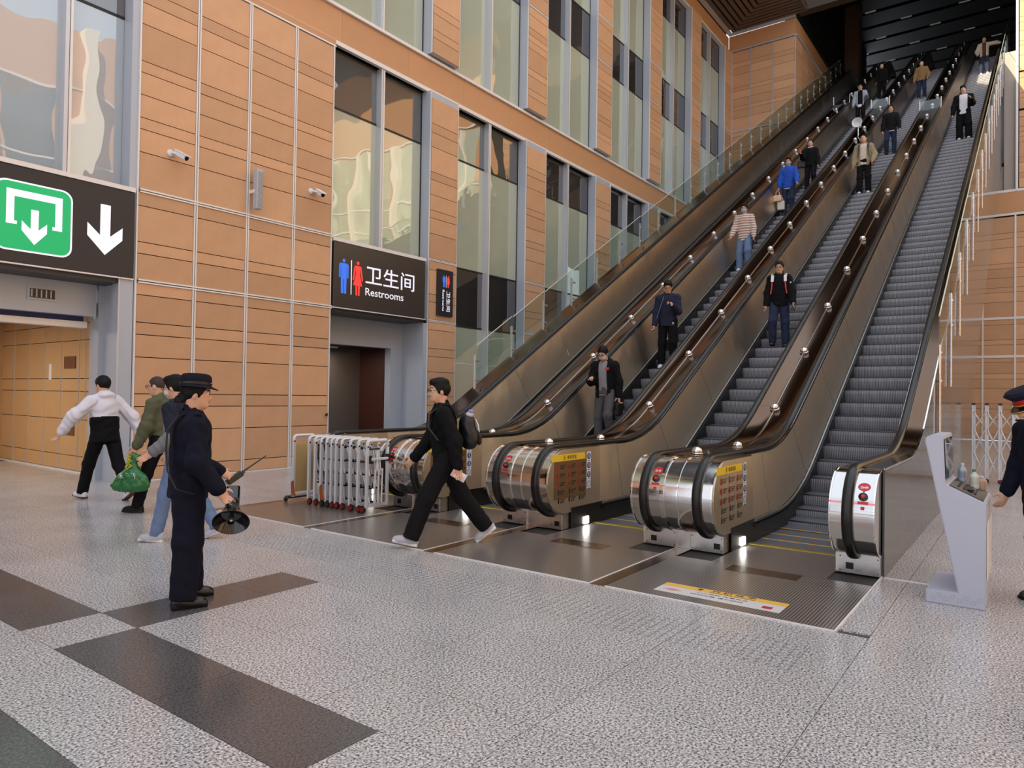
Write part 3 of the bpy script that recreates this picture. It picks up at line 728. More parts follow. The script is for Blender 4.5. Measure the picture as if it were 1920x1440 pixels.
for i in range(3):
    y=2.3575+PITCH_Y*i; X0=6.38
    r=empty('passenger_notice',(X0,y,.3),0,NL[i],'notice','passenger notices'); 
    def mk(fn,name,mats):
        m=MB(); fn(m); o=m.build(name,mats,r); o.location=(-X0,-y,-.3); return o
    mk(lambda m:quad(m,6.38,7.09,.775,.850,y-.001,0),'header_strip',M_STICKY)
    o=text('header_text','乘梯须知',.06,M_INK,r,(6.70-X0,-.002,.79-.3),(1,0,0),(0,0,1),width=.20,height=.045,extrude=.0002)
    o=text('header_text','Ϸ',.06,M_INK,r,(6.63-X0,-.002,.79-.3),(1,0,0),(0,0,1),width=.03,height=.045,extrude=.0002)
    if i>0: mk(lambda m:quad(m,6.44,7.12,.36,.772,y-.0004,0),'film',M_NOTE)
    def icons(m):
        for a in range(3):
            for b in range(3):
                cx=6.515+a*.225; cz=.71-b*.095
                disc(m,cx,cz,.034,y-.001,0,16,.026)
                m.add([(cx-.022,y-.001,cz+.018),(cx-.018,y-.001,cz+.022),(cx+.022,y-.001,cz-.018),(cx+.018,y-.001,cz-.022)],[(0,1,2,3)],0)
                quad(m,cx-.007,cx+.007,cz-.02,cz+.012,y-.0008,1); disc(m,cx,cz+.018,.006,y-.0008,1,8)
        for a in range(3):
            for b in (3,4):
                cx=6.535+a*.225; cz=.71-b*.092; quad(m,cx-.012,cx+.012,cz-.028,cz+.018,y-.001,1); disc(m,cx,cz+.028,.009,y-.001,1,8)
        for a in range(3):
            for b in range(5):
                for q in range(3):
                    cx=6.562+a*.225; cz=.728-b*.094-q*.017; quad(m,cx,cx+.11-(q*.02),cz-.004,cz+.004,y-.001,1)
    mk(icons,'icon_grid',[M_INKRED,M_INK])
    mk(lambda m:quad(m,7.135,7.225,.42,.85,y-.001,0),'side_strip',M_STICKW)
    def blue(m):
        for q in range(4):
            cz=.80-q*.108
            if q<3: disc(m,7.18,cz,.038,y-.002,0); quad(m,7.172,7.188,cz-.02,cz+.014,y-.003,1); disc(m,7.18,cz+.02,.008,y-.003,1,8)
            else:
                disc(m,7.18,cz,.038,y-.002,0,18,.030); m.add([(7.158,y-.002,cz+.02),(7.162,y-.002,cz+.025),(7.202,y-.002,cz-.02),(7.198,y-.002,cz-.025)],[(0,1,2,3)],0)
            quad(m,7.155,7.205,cz-.055,cz-.048,y-.002,0)
    mk(blue,'safety_symbols',[M_STICKBLUE,M_STICKW])
# ------------------------------------------------ decks between the escalators
def dome_mesh():
    m=MB(); m.lathe([(.062,0),(.062,.012),(.052,.016)],20); m.lathe([(.055,.012),(.056,.03),(.048,.052),(.032,.068),(.014,.075),(0,.076)],20); return m.mesh('deck_stop',M_CHROME,'all')
DM=dome_mesh()
DL=['bronze deck with chrome domes between the first and second escalators from the right','bronze deck with chrome domes between the second and third escalators from the right',
    'bronze deck with chrome domes between the third and leftmost escalators']
def slope_rot(x): return -math.atan((rail_z(x+.05)-rail_z(x-.05))/.1)
for i in range(3):
    yc=2.784+PITCH_Y*i
    d=empty('escalator_deck',(6.7,yc,.9),0,DL[i],'deck','decks between the escalators'); off=Vector((-6.7,-yc,-.9))
    def put(m,name,mt,sm=False):
        o=m.build(name,mt,d,sm); o.location=off; return o
    m=MB(); m.prism(drum_poly(RD-.004),'y',yc-.075,yc+.075); put(m,'newel_filler',M_DRUM,25)
    m=MB(); m.box(6.66,7.6,yc-.073,yc+.073,.006,.19); put(m,'filler_base',M_BASE)
    m=MB(); m.sweep(arcpath(RD+.002,265,95,20),[(-.02,-.01),(-.014,.008),(.014,.008),(.02,-.01)],yc+.09); put(m,'filler_moulding',M_CHROME,30)
    m=MB(); m.box(4.93,6.66,yc-.074,yc+.074,-.02,.005); put(m,'infill_plate',M_PLATES)
    xx=[6.72,8.2]+[9.75+3.0*k for k in range(11)]+[43.2]
    for a,b in zip(xx[:-1],xx[1:]):
        m=MB(); m.sweep([(x,z) for x,z in railpath(a+.002,b-.002)],[(-.222,-.045),(-.222,-.012),(-.20,-.02),(.20,-.02),(.222,-.012),(.222,-.045)],yc); put(m,'deck_panel',M_DECK,20)
    m=MB(); m.sweep(railpath(7.3,43.0),[(-.014,-.022),(-.010,-.008),(.0,-.003),(.010,-.008),(.014,-.022)],yc); put(m,'ridge_rail',mat('ridge steel',(150,140,128),rough=.2,metal=1),40)
    for x in [6.98,8.22]+[9.68+1.48*k for k in range(22)]:
        o=bpy.data.objects.new('deck_stop',DM); link(o,d); o.location=Vector((x,yc,rail_z(x)-.02))+off; o.rotation_euler=(0,slope_rot(x),0)
# clear acrylic barriers standing on the decks
for i,x in enumerate((26.9,29.0,31.4)):
    yc=2.784+PITCH_Y*i if i<3 else 0
    z=rail_z(x); a=empty('acrylic_barrier',(x,yc,z),0,['clear acrylic barrier on the deck left of the man in the white shirt','clear acrylic barrier on the deck above the man in the beige jacket','clear acrylic barrier on the deck below the man in the light denim jacket'][i],'barrier','acrylic barriers on the decks')
    m=MB(); m.add([(0,-.34,-.3),(0,.34,-.3),(0,.30,.30),(0,-.30,.30),(.02,-.34,-.3),(.02,.34,-.3),(.02,.30,.30),(.02,-.30,.30)],[(0,1,2,3),(4,5,6,7),(0,1,5,4),(1,2,6,5),(2,3,7,6),(3,0,4,7)]); m.build('sheet',G_ACR,a)
    for s in (-1,1):
        m=MB(); m.tube([(0,s*.30,-.3),(0,s*.31,.32)],.012,8); m.lathe([(0,-.02),(.022,-.01),(.022,.01),(0,.02)],10,origin=(0,s*.31,.32)); m.build('post',M_CHROME,a,True)
# ------------------------------------------------ outer right side: cladding, deck strip and glass balustrade
cl=empty('escalator_cladding',(6.7,1.03,0),0,'polished grey outer wall under the far right escalator','cladding'); off=Vector((-6.7,-1.03,0))
bot=[(43.2,nose_z(43)-2.2),(17.36,1.76),(17.36,0.0),(6.70,0.0)]
sp=[6.70,9.2,12.0,14.7,17.36]+[17.36+3*k for k in range(1,9)]+[43.2]
def botz(x): return 0.0 if x<=17.36 else 1.76+T*(x-17.36)
for a,b in zip(sp[:-1],sp[1:]):
    N=8 if a<10 else 2; P=[(a+(b-a)*k/N) for k in range(N+1)]
    def tz(x):
        if x<7.0: 
            return CZD+math.sqrt(max(0,RD**2-(min(0,x-CXD))**2))
        return rail_z(x)-.03
    poly=[(x+(.002 if x==a else -.002 if x==b else 0),tz(x)) for x in P]+[(b-.002,botz(b) if b>17.37 else 0)]+([(a+.002,botz(a+.001) if a>17.3 else 0)])
    m=MB(); m.prism(poly,'y',1.012,1.028); o=m.build('cladding_sheet',M_CLAD,cl); o.location=off
m=MB(); m.sweep(railpath(6.75,43.2),[(-.10,-.045),(-.10,-.03),(.07,-.018),(.07,-.045)],1.112); o=m.build('deck_strip',M_DECK,cl,20); o.location=off
m=MB(); m.sweep(railpath(6.75,43.2),[(-.008,-.04),(-.008,-.02),(.008,-.02),(.008,-.04)],1.018); o=m.build('edge_moulding',M_CHROME,cl); o.location=off
m=MB(); m.box(17.4,43,1.05,8.2,-.1,-.09); 
def glass_run(name,label,y,x0,x1,step,gz0,gz1,p0,p1,pw,pth,ygl,first_clip,pm):
    g=empty(name,(x0,y,rail_z(x0)),0,label,'balustrade'); off=Vector((-x0,-y,-rail_z(x0)))
    xs_=[x0+step*k for k in range(int((x1-x0)/step)+1)]
    for k,x in enumerate(xs_):
        z=rail_z(x); m=MB()
        m.bbox(x-pw/2,x+pw/2,y-pth/2,y+pth/2,z+p0,z+p1,.006); o=m.build('post',pm,g); o.location=off
        for zz in (z+p1-.10,z+p1-.47):
            m=MB(); m.lathe([(.0,-.05),(.022,-.045),(.022,.0),(.010,.0),(.010,.05),(.02,.05),(.02,.07),(0,.075)],10,axis='x',origin=(x+pw/2+.02,min(y,ygl),zz)); c=m.build('glass_clamp',M_CLAMP,g,True); c.location=off
    for a,b in zip(xs_[:-1],xs_[1:]):
        za,zb=rail_z(a),rail_z(b); a2,b2=a+.02,b-.02
        if a==xs_[0] and first_clip: poly=[(a2,za+gz0),(b2,zb+gz0),(b2,zb+gz1),(a2+.1,za+gz1+.02),(a2,za+gz1-.10)]
        else: poly=[(a2,za+gz0),(b2,zb+gz0),(b2,zb+gz1),(a2,za+gz1)]
        m=MB(); m.prism(poly,'y',ygl-.006,ygl+.006); o=m.build('glass_sheet',G_RAIL,g); o.location=off
        m=MB(); m.tube([(a2,ygl,za+gz1+.004),(b2,ygl,zb+gz1+.004)],.009,6); o=m.build('glass_edge',mat('glass edge',(190,196,180),rough=.2),g); o.location=off
    return g
glass_run('glass_balustrade','glass balustrade with white posts along the far right escalator',.985,10.75,41.5,1.52,-.12,.62,-1.15,.24,.11,.02,1.0,False,brushed('bright post steel',(225,225,228),.28,warp_scale=4,warp=.001,streak=False))
glass_run('glass_balustrade','glass balustrade with steel posts between the leftmost escalator and the facade',8.42,10.19,41.0,1.13,-.08,.74,-.1,.56,.05,.03,8.40,True,M_ALU)
# ------------------------------------------------ outer left side
ol=empty('escalator_cladding',(6.7,8.2,0),0,'steel outer deck between the leftmost escalator and the facade','cladding'); off=Vector((-6.7,-8.2,0))
m=MB(); m.sweep(railpath(6.75,43.2),[(-.17,-.045),(-.17,-.02),(.30,-.06),(.30,-.09)],8.205); o=m.build('deck_strip',M_DECK,ol,20); o.location=off
m=MB(); m.sweep(railpath(6.75,43.2),[(-.004,-.9),(-.004,-.07),(.004,-.07),(.004,-.9)],8.50); o=m.build('side_sheet',M_STEEL,ol); o.location=off
# ------------------------------------------------ plate to the left of the last escalator
pl=MB(); pl.box(4.93,9.0,8.19,8.34,-.02,.005); tag(pl.build('threshold_plate',M_PLATES),'bronze metal floor strip at the left end of the escalator landing','floor plate')
# ================================================================== SIGNS ON THE FACADE
def flat_y(poly,y,th=.004):
    m=MB(); m.prism(poly,'y',y-th,y); return m
def rrect(x0,x1,z0,z1,r,n=6):
    out=[]
    for cx,cz,a in ((x1-r,z1-r,0),(x0+r,z1-r,90),(x0+r,z0+r,180),(x1-r,z0+r,270)):
        for k in range(n+1):
            t=math.radians(a+90*k/n); out.append((cx+r*math.cos(t),cz+r*math.sin(t)))
    return out
def tri_poly(poly,y,th,mt,name,parent):
    "concave polygon, triangulated"
    bm=bmesh.new(); vs=[bm.verts.new((x,y,z)) for x,z in poly]; f=bm.faces.new(vs)
    r=bmesh.ops.extrude_face_region(bm,geom=[f]); 
    for v in [g_ for g_ in r['geom'] if isinstance(g_,bmesh.types.BMVert)]: v.co.y-=th
    bmesh.ops.triangulate(bm,faces=bm.faces[:]); bmesh.ops.recalc_face_normals(bm,faces=bm.faces[:])
    me=bpy.data.meshes.new(name); bm.to_mesh(me); bm.free(); me.materials.append(mt)
    o=bpy.data.objects.new(name,me); link(o,parent); return o
ex=empty('exit_sign',(3.4,YF,3.29),0,'black exit sign box with green gate symbol and white down arrow','sign'); ofx=Vector((-3.4,-YF,-3.29))
def at0(o,off): o.location=Vector(o.location)+off; return o
at0(MB().bbox(1.3,5.48,YF-.03,YF+.3,3.29,4.68,.006).build('box',M_SIGNBLK,ex),ofx)
at0(MB().box(1.3,5.48,YF-.04,YF+.02,4.69,4.76).build('top_trim',M_TRIM,ex),ofx); at0(MB().box(1.3,5.48,YF-.036,YF+.02,3.268,3.288).build('bottom_trim',M_TRIM,ex),ofx)
yq=YF-.031
at0(flat_y(rrect(3.55,4.56,3.46,4.47,.15),yq,.003).build('green_border',M_SIGNW,ex),ofx)
at0(flat_y(rrect(3.575,4.535,3.485,4.445,.13),yq-.002,.003).build('green_field',M_SIGNG,ex),ofx)
at0(tri_poly([(3.70,4.34),(4.42,4.34),(4.42,3.84),(4.29,3.84),(4.29,3.89),(4.325,3.89),(4.325,4.24),(3.80,4.24),(3.80,3.89),(3.835,3.89),(3.835,3.84),(3.70,3.84)],yq-.0045,.002,M_SIGNW,'gate_symbol',ex),ofx)
at0(tri_poly([(4.01,4.09),(4.11,4.09),(4.11,3.80),(4.22,3.91),(4.22,3.77),(4.06,3.58),(3.895,3.77),(3.895,3.91),(4.01,3.80)],yq-.0045,.002,M_SIGNW,'small_arrow',ex),ofx)
at0(tri_poly([(4.955,4.39),(5.105,4.39),(5.105,3.90),(5.29,4.07),(5.29,3.87),(5.03,3.60),(4.77,3.87),(4.77,4.07),(4.955,3.90)],yq,.003,M_SIGNW,'down_arrow',ex),ofx)
def man_icon(m,cx,z0,z1,y,mi):
    h=z1-z0; s=h/.73; pr=lambda poly:m.prism([(cx+a*s,z0+b*s) for a,b in poly],'y',y-.003,y,mi)
    m.lathe([(.038*s,-.003),(.038*s,0)],18,mi,(cx,y,z1-.038*s),'y')
    pr([(-.075,.635),(.075,.635),(.075,.30),(-.075,.30)]); pr([(-.125,.60),(-.09,.635),(-.075,.635),(-.075,.57),(-.085,.57),(-.085,.33),(-.125,.33)]); pr([(.125,.60),(.09,.635),(.075,.635),(.075,.57),(.085,.57),(.085,.33),(.125,.33)])
    pr([(-.075,.30),(-.008,.30),(-.008,.0),(-.068,.0)]); pr([(.008,.30),(.075,.30),(.068,.0),(.008,.0)])
def woman_icon(m,cx,z0,z1,y,mi):
    h=z1-z0; s=h/.73; pr=lambda poly:m.prism([(cx+a*s,z0+b*s) for a,b in poly],'y',y-.003,y,mi)
    m.lathe([(.038*s,-.003),(.038*s,0)],18,mi,(cx,y,z1-.038*s),'y')
    pr([(-.065,.635),(.065,.635),(.055,.45),(.125,.21),(-.125,.21),(-.055,.45)]); pr([(-.10,.60),(-.075,.635),(-.065,.635),(-.065,.56),(-.11,.31),(-.145,.33)]); pr([(.10,.60),(.075,.635),(.065,.635),(.065,.56),(.11,.31),(.145,.33)])
    pr([(-.06,.21),(-.012,.21),(-.012,.0),(-.055,.0)]); pr([(.012,.21),(.06,.21),(.055,.0),(.012,.0)])
rs=empty('restroom_sign',(10.9,YF,3.28),0,'large dark restroom sign with blue and red figures above the doorway','sign'); ofr=Vector((-10.9,-YF,-3.28))
at0(MB().bbox(9.52,12.26,YF-.03,YF+.3,3.285,4.66,.006).build('box',mat('sign dark brown',(62,54,50),rough=.3),rs),ofr)
at0(MB().box(9.5,12.28,YF-.038,YF+.02,3.265,3.285).build('bottom_trim',M_TRIM,rs),ofr); at0(MB().box(9.5,12.28,YF-.04,YF+.02,4.665,4.74).build('top_trim',M_TRIM,rs),ofr)
m=MB(); man_icon(m,9.785,3.59,4.325,yq,0); at0(m.build('man_symbol',M_SIGNBLUE,rs),ofr)
m=MB(); woman_icon(m,10.17,3.59,4.325,yq,0); at0(m.build('woman_symbol',M_SIGNRED,rs),ofr)
at0(MB().box(9.98,10.0,yq-.003,yq,3.59,4.325).build('divider',M_SIGNW,rs),ofr)
at0(text('chinese_lettering','卫生间',.5,M_SIGNW,rs,(10.39,yq-.002,3.88),(1,0,0),(0,0,1),width=1.50,height=.41,bold=.003),ofr)
at0(text('english_lettering','Restrooms',.2,M_SIGNW,rs,(10.39,yq-.002,3.625),(1,0,0),(0,0,1),width=1.15,height=.165,bold=.001),ofr)
ss=empty('restroom_sign',(12.96,YF,3.42),0,'small upright restroom sign with vertical lettering on the pier','sign'); ofs=Vector((-12.96,-YF,-3.42))
at0(MB().bbox(12.68,13.24,YF-.06,YF,3.42,4.56,.006).build('plate',M_SIGNBLK,ss),ofs)
m=MB(); man_icon(m,12.89,4.13,4.42,YF-.061,0); at0(m.build('man_symbol',M_SIGNBLUE,ss),ofs)
m=MB(); woman_icon(m,13.05,4.13,4.42,YF-.061,0); at0(m.build('woman_symbol',M_SIGNRED,ss),ofs)
at0(MB().box(12.967,12.975,YF-.064,YF-.06,4.13,4.42).build('divider',M_SIGNW,ss),ofs)
at0(text('chinese_lettering','卫生间',.2,M_SIGNW,ss,(12.99,YF-.062,4.04),(0,0,-1),(1,0,0),width=.50,height=.14,bold=.002),ofs)
at0(text('english_lettering','Restrooms',.1,M_SIGNW,ss,(12.84,YF-.062,4.06),(0,0,-1),(1,0,0),width=.52,height=.075),ofs)
hy=empty('hydrant_lettering',(12.9,YF,1.66),0,'dark red fire hydrant lettering on the pier panel','lettering')
text('chinese_lettering','消 火 栓',.12,M_INKRED,hy,(-.42,-.002,.09),(1,0,0),(0,0,1),width=.72,height=.13)
text('english_lettering','FIRE HYDRANT',.06,M_INKRED,hy,(-.42,-.002,.0),(1,0,0),(0,0,1),width=.72,height=.05)
# ------------------------------------------------ cameras and loudspeaker on the facade
def cctv(x,z,rz,label):
    c=empty('security_camera',(x,YF,z),0,label,'camera','security cameras on the facade')
    m=MB(); m.lathe([(.06,0),(.06,-.02),(.045,-.035),(0,-.035)],18,axis='y'); m.build('wall_mount',M_WHITE,c,True)
    m=MB(); m.tube([(0,-.03,0),(.02,-.10,-.01),(.05,-.14,-.03)],.02,10); m.build('arm',M_WHITE,c,True)
    b=bpy.data.objects.new('t',None)
    m=MB(); m.bbox(-.12,.14,-.045,.045,-.04,.045,.012); m.bbox(-.13,.19,-.055,.055,.035,.055,.008)
    o=m.build('body',M_WHITE,c); o.location=(.09,-.17,-.04); o.rotation_euler=(0,math.radians(28),rz)
    m=MB(); m.lathe([(.04,0),(.04,.014),(.03,.016),(0,.016)],18,axis='x',origin=(.13,0,0)); m.build('lens',M_BLACK,o,True)
cctv(6.05,5.50,math.radians(-70),'white security camera on the panel wall nearest the exit sign')
cctv(8.93,5.55,math.radians(-98),'white security camera on the panel wall next to the window')
sp_=empty('column_speaker',(7.56,YF,4.87),0,'slim grey column loudspeaker hanging on the panel wall','loudspeaker')
MB().bbox(-.005,.125,-.24,-.10,0,.74,.012).build('housing',M_GREY,sp_)
ribs=MB(); [ribs.box(.005,.115,-.245,-.24,.03+k*.028,.042+k*.028) for k in range(24)]; ribs.build('front_grille',mat('speaker grille',(150,150,152),rough=.5,metal=.3),sp_)
MB().box(-.02,.0,-.16,.0,.30,.36).build('wall_bracket',M_TRIM,sp_); MB().tube([(-.03,-.02,.74),(-.03,-.02,1.05)],.006,6).build('cable',M_TRIM,sp_)
kn=MB().lathe([(0,-.04),(.035,-.035),(.04,-.02),(.02,0)],16,axis='y',origin=(9.40,YF,1.04)).build('knob',M_CHROME,wall_left,True)
# ================================================================== FOLDING BARRIER
br=empty('folding_barrier',(6.1,7.3,0),0,'collapsed white aluminium folding barrier with red wheels on the floor','barrier'); ofb=Vector((-6.1,-7.3,0))
M_BW=mat('barrier aluminium',(216,218,222),rough=.35,metal=.35)
M_WHEEL=mat('wheel red',(150,24,34),rough=.5)
YB=[6.62,6.78,6.93,7.09,7.20,7.29,7.39,7.50,7.62,7.75,8.08]
fm=None
def frame_mesh():
    m=MB(); a,b=5.95,6.29
    m.bbox(a-.02,a+.022,-.016,.016,.075,.86,.004); m.bbox(b-.022,b+.02,-.016,.016,.075,.86,.004)
    m.tube([(a,0,.84),(a+.004,0,.885),(a+.03,0,.905),(b-.03,0,.905),(b-.004,0,.885),(b,0,.84)],.022,8)
    m.bbox(a,b,-.012,.012,.08,.115,.003)
    m2=MB(); 
    for x in (a,b): m2.lathe([(.012,-.02),(.012,-.016)],10,origin=(x,0,.83),axis='y')
    return m.mesh('frame',M_BW,30), m2.mesh('rivet',M_BLACK)
FMm,RVm=frame_mesh()
def wheel(parent,x,y,r=.045,red=True,loc=ofb):
    m=MB(); m.lathe([(r-.012,-.014),(r,-.010),(r,.010),(r-.012,.014)],18,0,(x,y,r+.006),'x'); m.lathe([(0,-.017),(r-.014,-.017),(r-.014,.017),(0,.017)],14,1,(x,y,r+.006),'x')
    for k in range(5): 
        t=k*1.2566; m.box(x-.020,x+.020,y+.02*math.cos(t)-.005,y+.02*math.cos(t)+.005,r+.006+.02*math.sin(t)-.005,r+.006+.02*math.sin(t)+.005,0)
    o=m.build('wheel',[M_BLACK,M_WHEEL if red else M_GREYD],parent,30); o.location=Vector(loc); return o
for k,y in enumerate(YB):
    o=bpy.data.objects.new('frame',FMm); link(o,br); o.location=ofb+Vector((0,y,0))
    q=bpy.data.objects.new('rivet',RVm); link(q,o)
    if k<10: wheel(br,5.945,y-.03 if k else y+.06,red=(k not in (6,7)))
    if k<9:
        y2=YB[k+1]; m=MB()
        for xx,s in ((6.02,1),(6.12,-1),(6.20,1)):
            for z0,z1 in ((.12,.46),(.46,.80)):
                m.tube([(xx,y+.02,z0),(xx,(y+y2)/2,(z0+z1)/2 if s>0 else z1),(xx,y2-.02,z1 if s>0 else z0)],.010,6)
        at0(m.build('lattice_link',M_BW,br),ofb)
        m=MB(); [m.box(6.0,6.22,(y+y2)/2-.012,(y+y2)/2+.012,z-.01,z+.01) for z in (.13,.30,.46,.62,.79)]; at0(m.build('joint',M_BLACK,br),ofb)
m=MB()
for xx in (6.06,6.12,6.18): m.tube([(xx,6.60,.12),(xx+.01,6.60,.55)],.012,6)
m.tube([(6.10,6.60,.52),(6.10,6.60,.78)],.016,8); m.tube([(6.16,6.60,.52),(6.12,6.60,.78)],.012,8); at0(m.build('folded_link',M_BW,br,True),ofb)
m=MB(); m.box(5.97,6.0,6.585,6.62,.62,.72); m.box(6.26,6.30,6.585,6.62,.64,.73); at0(m.build('latch_block',M_BLACK,br),ofb)
m=MB(); m.bbox(5.99,6.27,6.575,6.605,.66,.69,.004); at0(m.build('latch_bar',M_BW,br),ofb)
m=MB(); m.box(5.97,6.27,8.07,8.09,.14,.78); at0(m.build('end_panel',mat('brushed gold panel',(214,182,124),rough=.3,metal=.45),br),ofb)
for y in (8.02,7.42):
    m=MB(); m.prism([(y-.03,.10),(y+.03,.10),(y+.05,.26),(y+.02,.30),(y+.01,.22)],'x',5.90,5.925); at0(m.build('reflector',mat('amber reflector',(150,74,36),rough=.3),br),ofb)
m=MB(); m.bbox(5.88,6.25,8.10,8.16,.05,.09,.004); at0(m.build('caster_arm',M_GREYD,br),ofb)
wheel(br,5.92,8.20,.03,False)
# ================================================================== SELF-SERVICE KIOSK
kx0,kx1=6.11,6.82
kk=empty('service_kiosk',(6.45,.45,0),0,'pale grey slanted service kiosk with dark screen beside the officer','kiosk'); ofk=Vector((-6.45,-.45,0))
M_KIO=mat('kiosk grey',(180,184,198),rough=.42)
prof=[(.272,0),(.645,0),(.645,.095),(.442,.10),(.655,1.20),(.648,1.232),(.62,1.245),(.54,1.245),(.525,.885),(.272,.765)]
bm=bmesh.new(); a=[bm.verts.new((kx0,u,v)) for u,v in prof]; f=bm.faces.new(a); r=bmesh.ops.extrude_face_region(bm,geom=[f])
for v in [g_ for g_ in r['geom'] if isinstance(g_,bmesh.types.BMVert)]: v.co.x=kx1
bmesh.ops.recalc_face_normals(bm,faces=bm.faces[:]); bmesh.ops.bevel(bm,geom=[e_ for e_ in bm.edges if e_.calc_face_angle(0)>.5],offset=.006,segments=2,affect='EDGES')
me=bpy.data.meshes.new('body'); bm.to_mesh(me); bm.free(); me.materials.append(M_KIO); o=bpy.data.objects.new('body',me); link(o,kk); o.location=ofk
m=MB(); m.add([(kx0+.05,.537,1.215),(kx1-.05,.537,1.215),(kx1-.05,.524,.915),(kx0+.05,.524,.915)],[(0,1,2,3)]); m.add([(x,y-.004,z) for x,y,z in m.v],[(0,1,2,3)]); at0(m.build('screen',mat('kiosk screen',(20,22,24),rough=.03,spec=.9),kk),ofk)
m=MB(); m.prism([(.50,.882),(.50,.876),(.29,.776),(.29,.782)],'x',kx0+.04,kx1-.04); at0(m.build('keyboard_tray',M_GREYD,kk),ofk)
m=MB()
for a in range(8):
    for b in range(4): 
        y=.34+b*.035; z=.8055+b*.0167; m.box(kx0+.14+a*.05,kx0+.18+a*.05,y,y+.028,z,z+.008)
at0(m.build('key',M_BLACK,kk),ofk)
m=MB(); m.prism([(.27,.2),(.27,.62),(.262,.62),(.262,.2)],'x',kx0+.08,kx1-.08); at0(m.build('service_door',M_TRIM,kk),ofk)
m=MB()
for k in range(8): 
    y=.60-k*.042; z=.05+(.015 if k%2 else -.008); n=12
    vs=[(kx0-.001,y+.016*math.cos(2*math.pi*j/n),z+.016*math.sin(2*math.pi*j/n)) for j in range(n)]+[(kx0-.001,y+.013*math.cos(2*math.pi*j/n),z+.013*math.sin(2*math.pi*j/n)) for j in range(n)]
    m.add(vs,[(j,(j+1)%n,n+(j+1)%n,n+j) for j in range(n)])
at0(m.build('circle_decal',mat('faint decal',(160,162,172),rough=.5),kk),ofk)
def deck_z(y): return .765+(y-.272)*(.885-.765)/(.525-.272)
def bottle(x,y,h,r,mt,capm,label,lab=None):
    z=deck_z(y)-.005; b=empty('bottle',(x,y,z+.006),0,label,'bottle','bottles on the kiosk')
    m=MB(); m.lathe([(0,0),(r*.95,0),(r,.01),(r,h*.62),(r*.95,h*.68),(r*.42,h*.84),(r*.40,h*.9)],18); m.build('bottle_body',mt,b,True)
    m=MB(); m.lathe([(r*.45,h*.88),(r*.47,h),(0,h)],14); m.build('cap',capm,b,True)
    if lab:
        m=MB(); m.lathe([(r*1.02,h*.22),(r*1.02,h*.56)],18); m.build('wrapper',lab,b,True)
bottle(6.72,.46,.15,.030,mat('water bottle plastic',(176,190,206),rough=.1,spec=.7),M_WHITE,'clear water bottle with white cap on the kiosk deck',mat('silver wrapper',(150,158,170),rough=.3))
bottle(6.66,.375,.15,.033,mat('white bottle plastic',(220,218,208),rough=.3),mat('green cap',(70,140,100),rough=.4),'white bottle with green cap and printed wrapper on the kiosk',mat('printed wrapper',(206,204,190),rough=.4))
bottle(6.78,.335,.11,.04,mat('tan jar',(190,160,130),rough=.4),M_WHITE,'short tan jar behind the bottles on the kiosk')
m=MB(); m.bbox(6.28,6.43,.35,.42,.0,.014,.005); o=m.build('phone',M_BLACK); o.location=(0,0,deck_z(.385)+.012); o.rotation_euler=(math.radians(0),0,0); tag(o,'black phone lying on the kiosk keyboard','phone')
# ================================================================== EXPANDING GATE BEHIND
gt=empty('expanding_gate',(15.6,.3,0),0,'white expanding lattice gate across the passage behind the officer','gate'); ofg=Vector((-15.6,-.3,0))
YP=[.92-.203*k for k in range(9)]
for y in YP:
    at0(cbox('post',M_BW,gt,15.57,15.61,y-.028,y-.002,.08,1.44),ofg); at0(cbox('post',M_BW,gt,15.64,15.68,y-.055,y-.03,.08,1.44),ofg)
    at0(cbox('post_cap',M_BLACK,gt,15.56,15.69,y-.058,y+.002,1.44,1.475),ofg)
    wheel(gt,15.6,y-.03,.04,True,ofg)
for a,b in zip(YP[:-1],YP[1:]):
    zz=[.12,.56,1.0,1.30]
    for k in range(3):
        z0,z1=zz[k],zz[k+1]
        for s,xx in ((0,15.60),(1,15.625)):
            m=MB(); p0=(xx,a-.03,z0 if s==0 else z1); p1=(xx,b-.01,z1 if s==0 else z0)
            m.tube([p0,p1],.013,6); at0(m.build('lattice_bar',M_BW,gt),ofg)
    m=MB(); [m.lathe([(.014,-.02),(.014,.02)],8,0,(15.61,a-.03,z),'x') for z in zz]; at0(m.build('joint',M_BLACK,gt),ofg)
# ================================================================== FLOOR STICKER
fs=empty('floor_sticker',(5.21,1.89,.0065),0,'yellow and white safety sticker on the landing plate of the far right escalator','sticker'); off_=Vector((-5.21,-1.89,-.0065))
m=MB(); m.prism([(5.08,1.42),(5.08,2.37),(5.35,2.37),(5.35,1.42)],'z',.0062,.0072); at0(m.build('white_field',mat('worn white film',(206,202,200),rough=.4),fs),off_)
m=MB(); m.box(5.26,5.35,1.42,2.37,.0073,.0078); at0(m.build('yellow_band',M_STICKO,fs),off_)
at0(text('band_lettering','紧 握 扶 手',.06,M_INK,fs,(5.30,1.99,.0079),(0,-1,0),(1,0,0),width=.34,height=.042,extrude=.0002,bold=.002),off_)
at0(text('band_lettering','Hold the handrail',.03,M_INK,fs,(5.268,1.99,.0079),(0,-1,0),(1,0,0),width=.34,height=.024,extrude=.0002,bold=.0005),off_)
at0(text('small_lettering','小心夹脚 注意安全',.03,M_INK,fs,(5.21,2.08,.0075),(0,-1,0),(1,0,0),width=.40,height=.03,extrude=.0002),off_)
at0(text('small_lettering','扶好站稳 请勿拥挤',.03,M_INK,fs,(5.15,2.10,.0075),(0,-1,0),(1,0,0),width=.40,height=.03,extrude=.0002),off_)
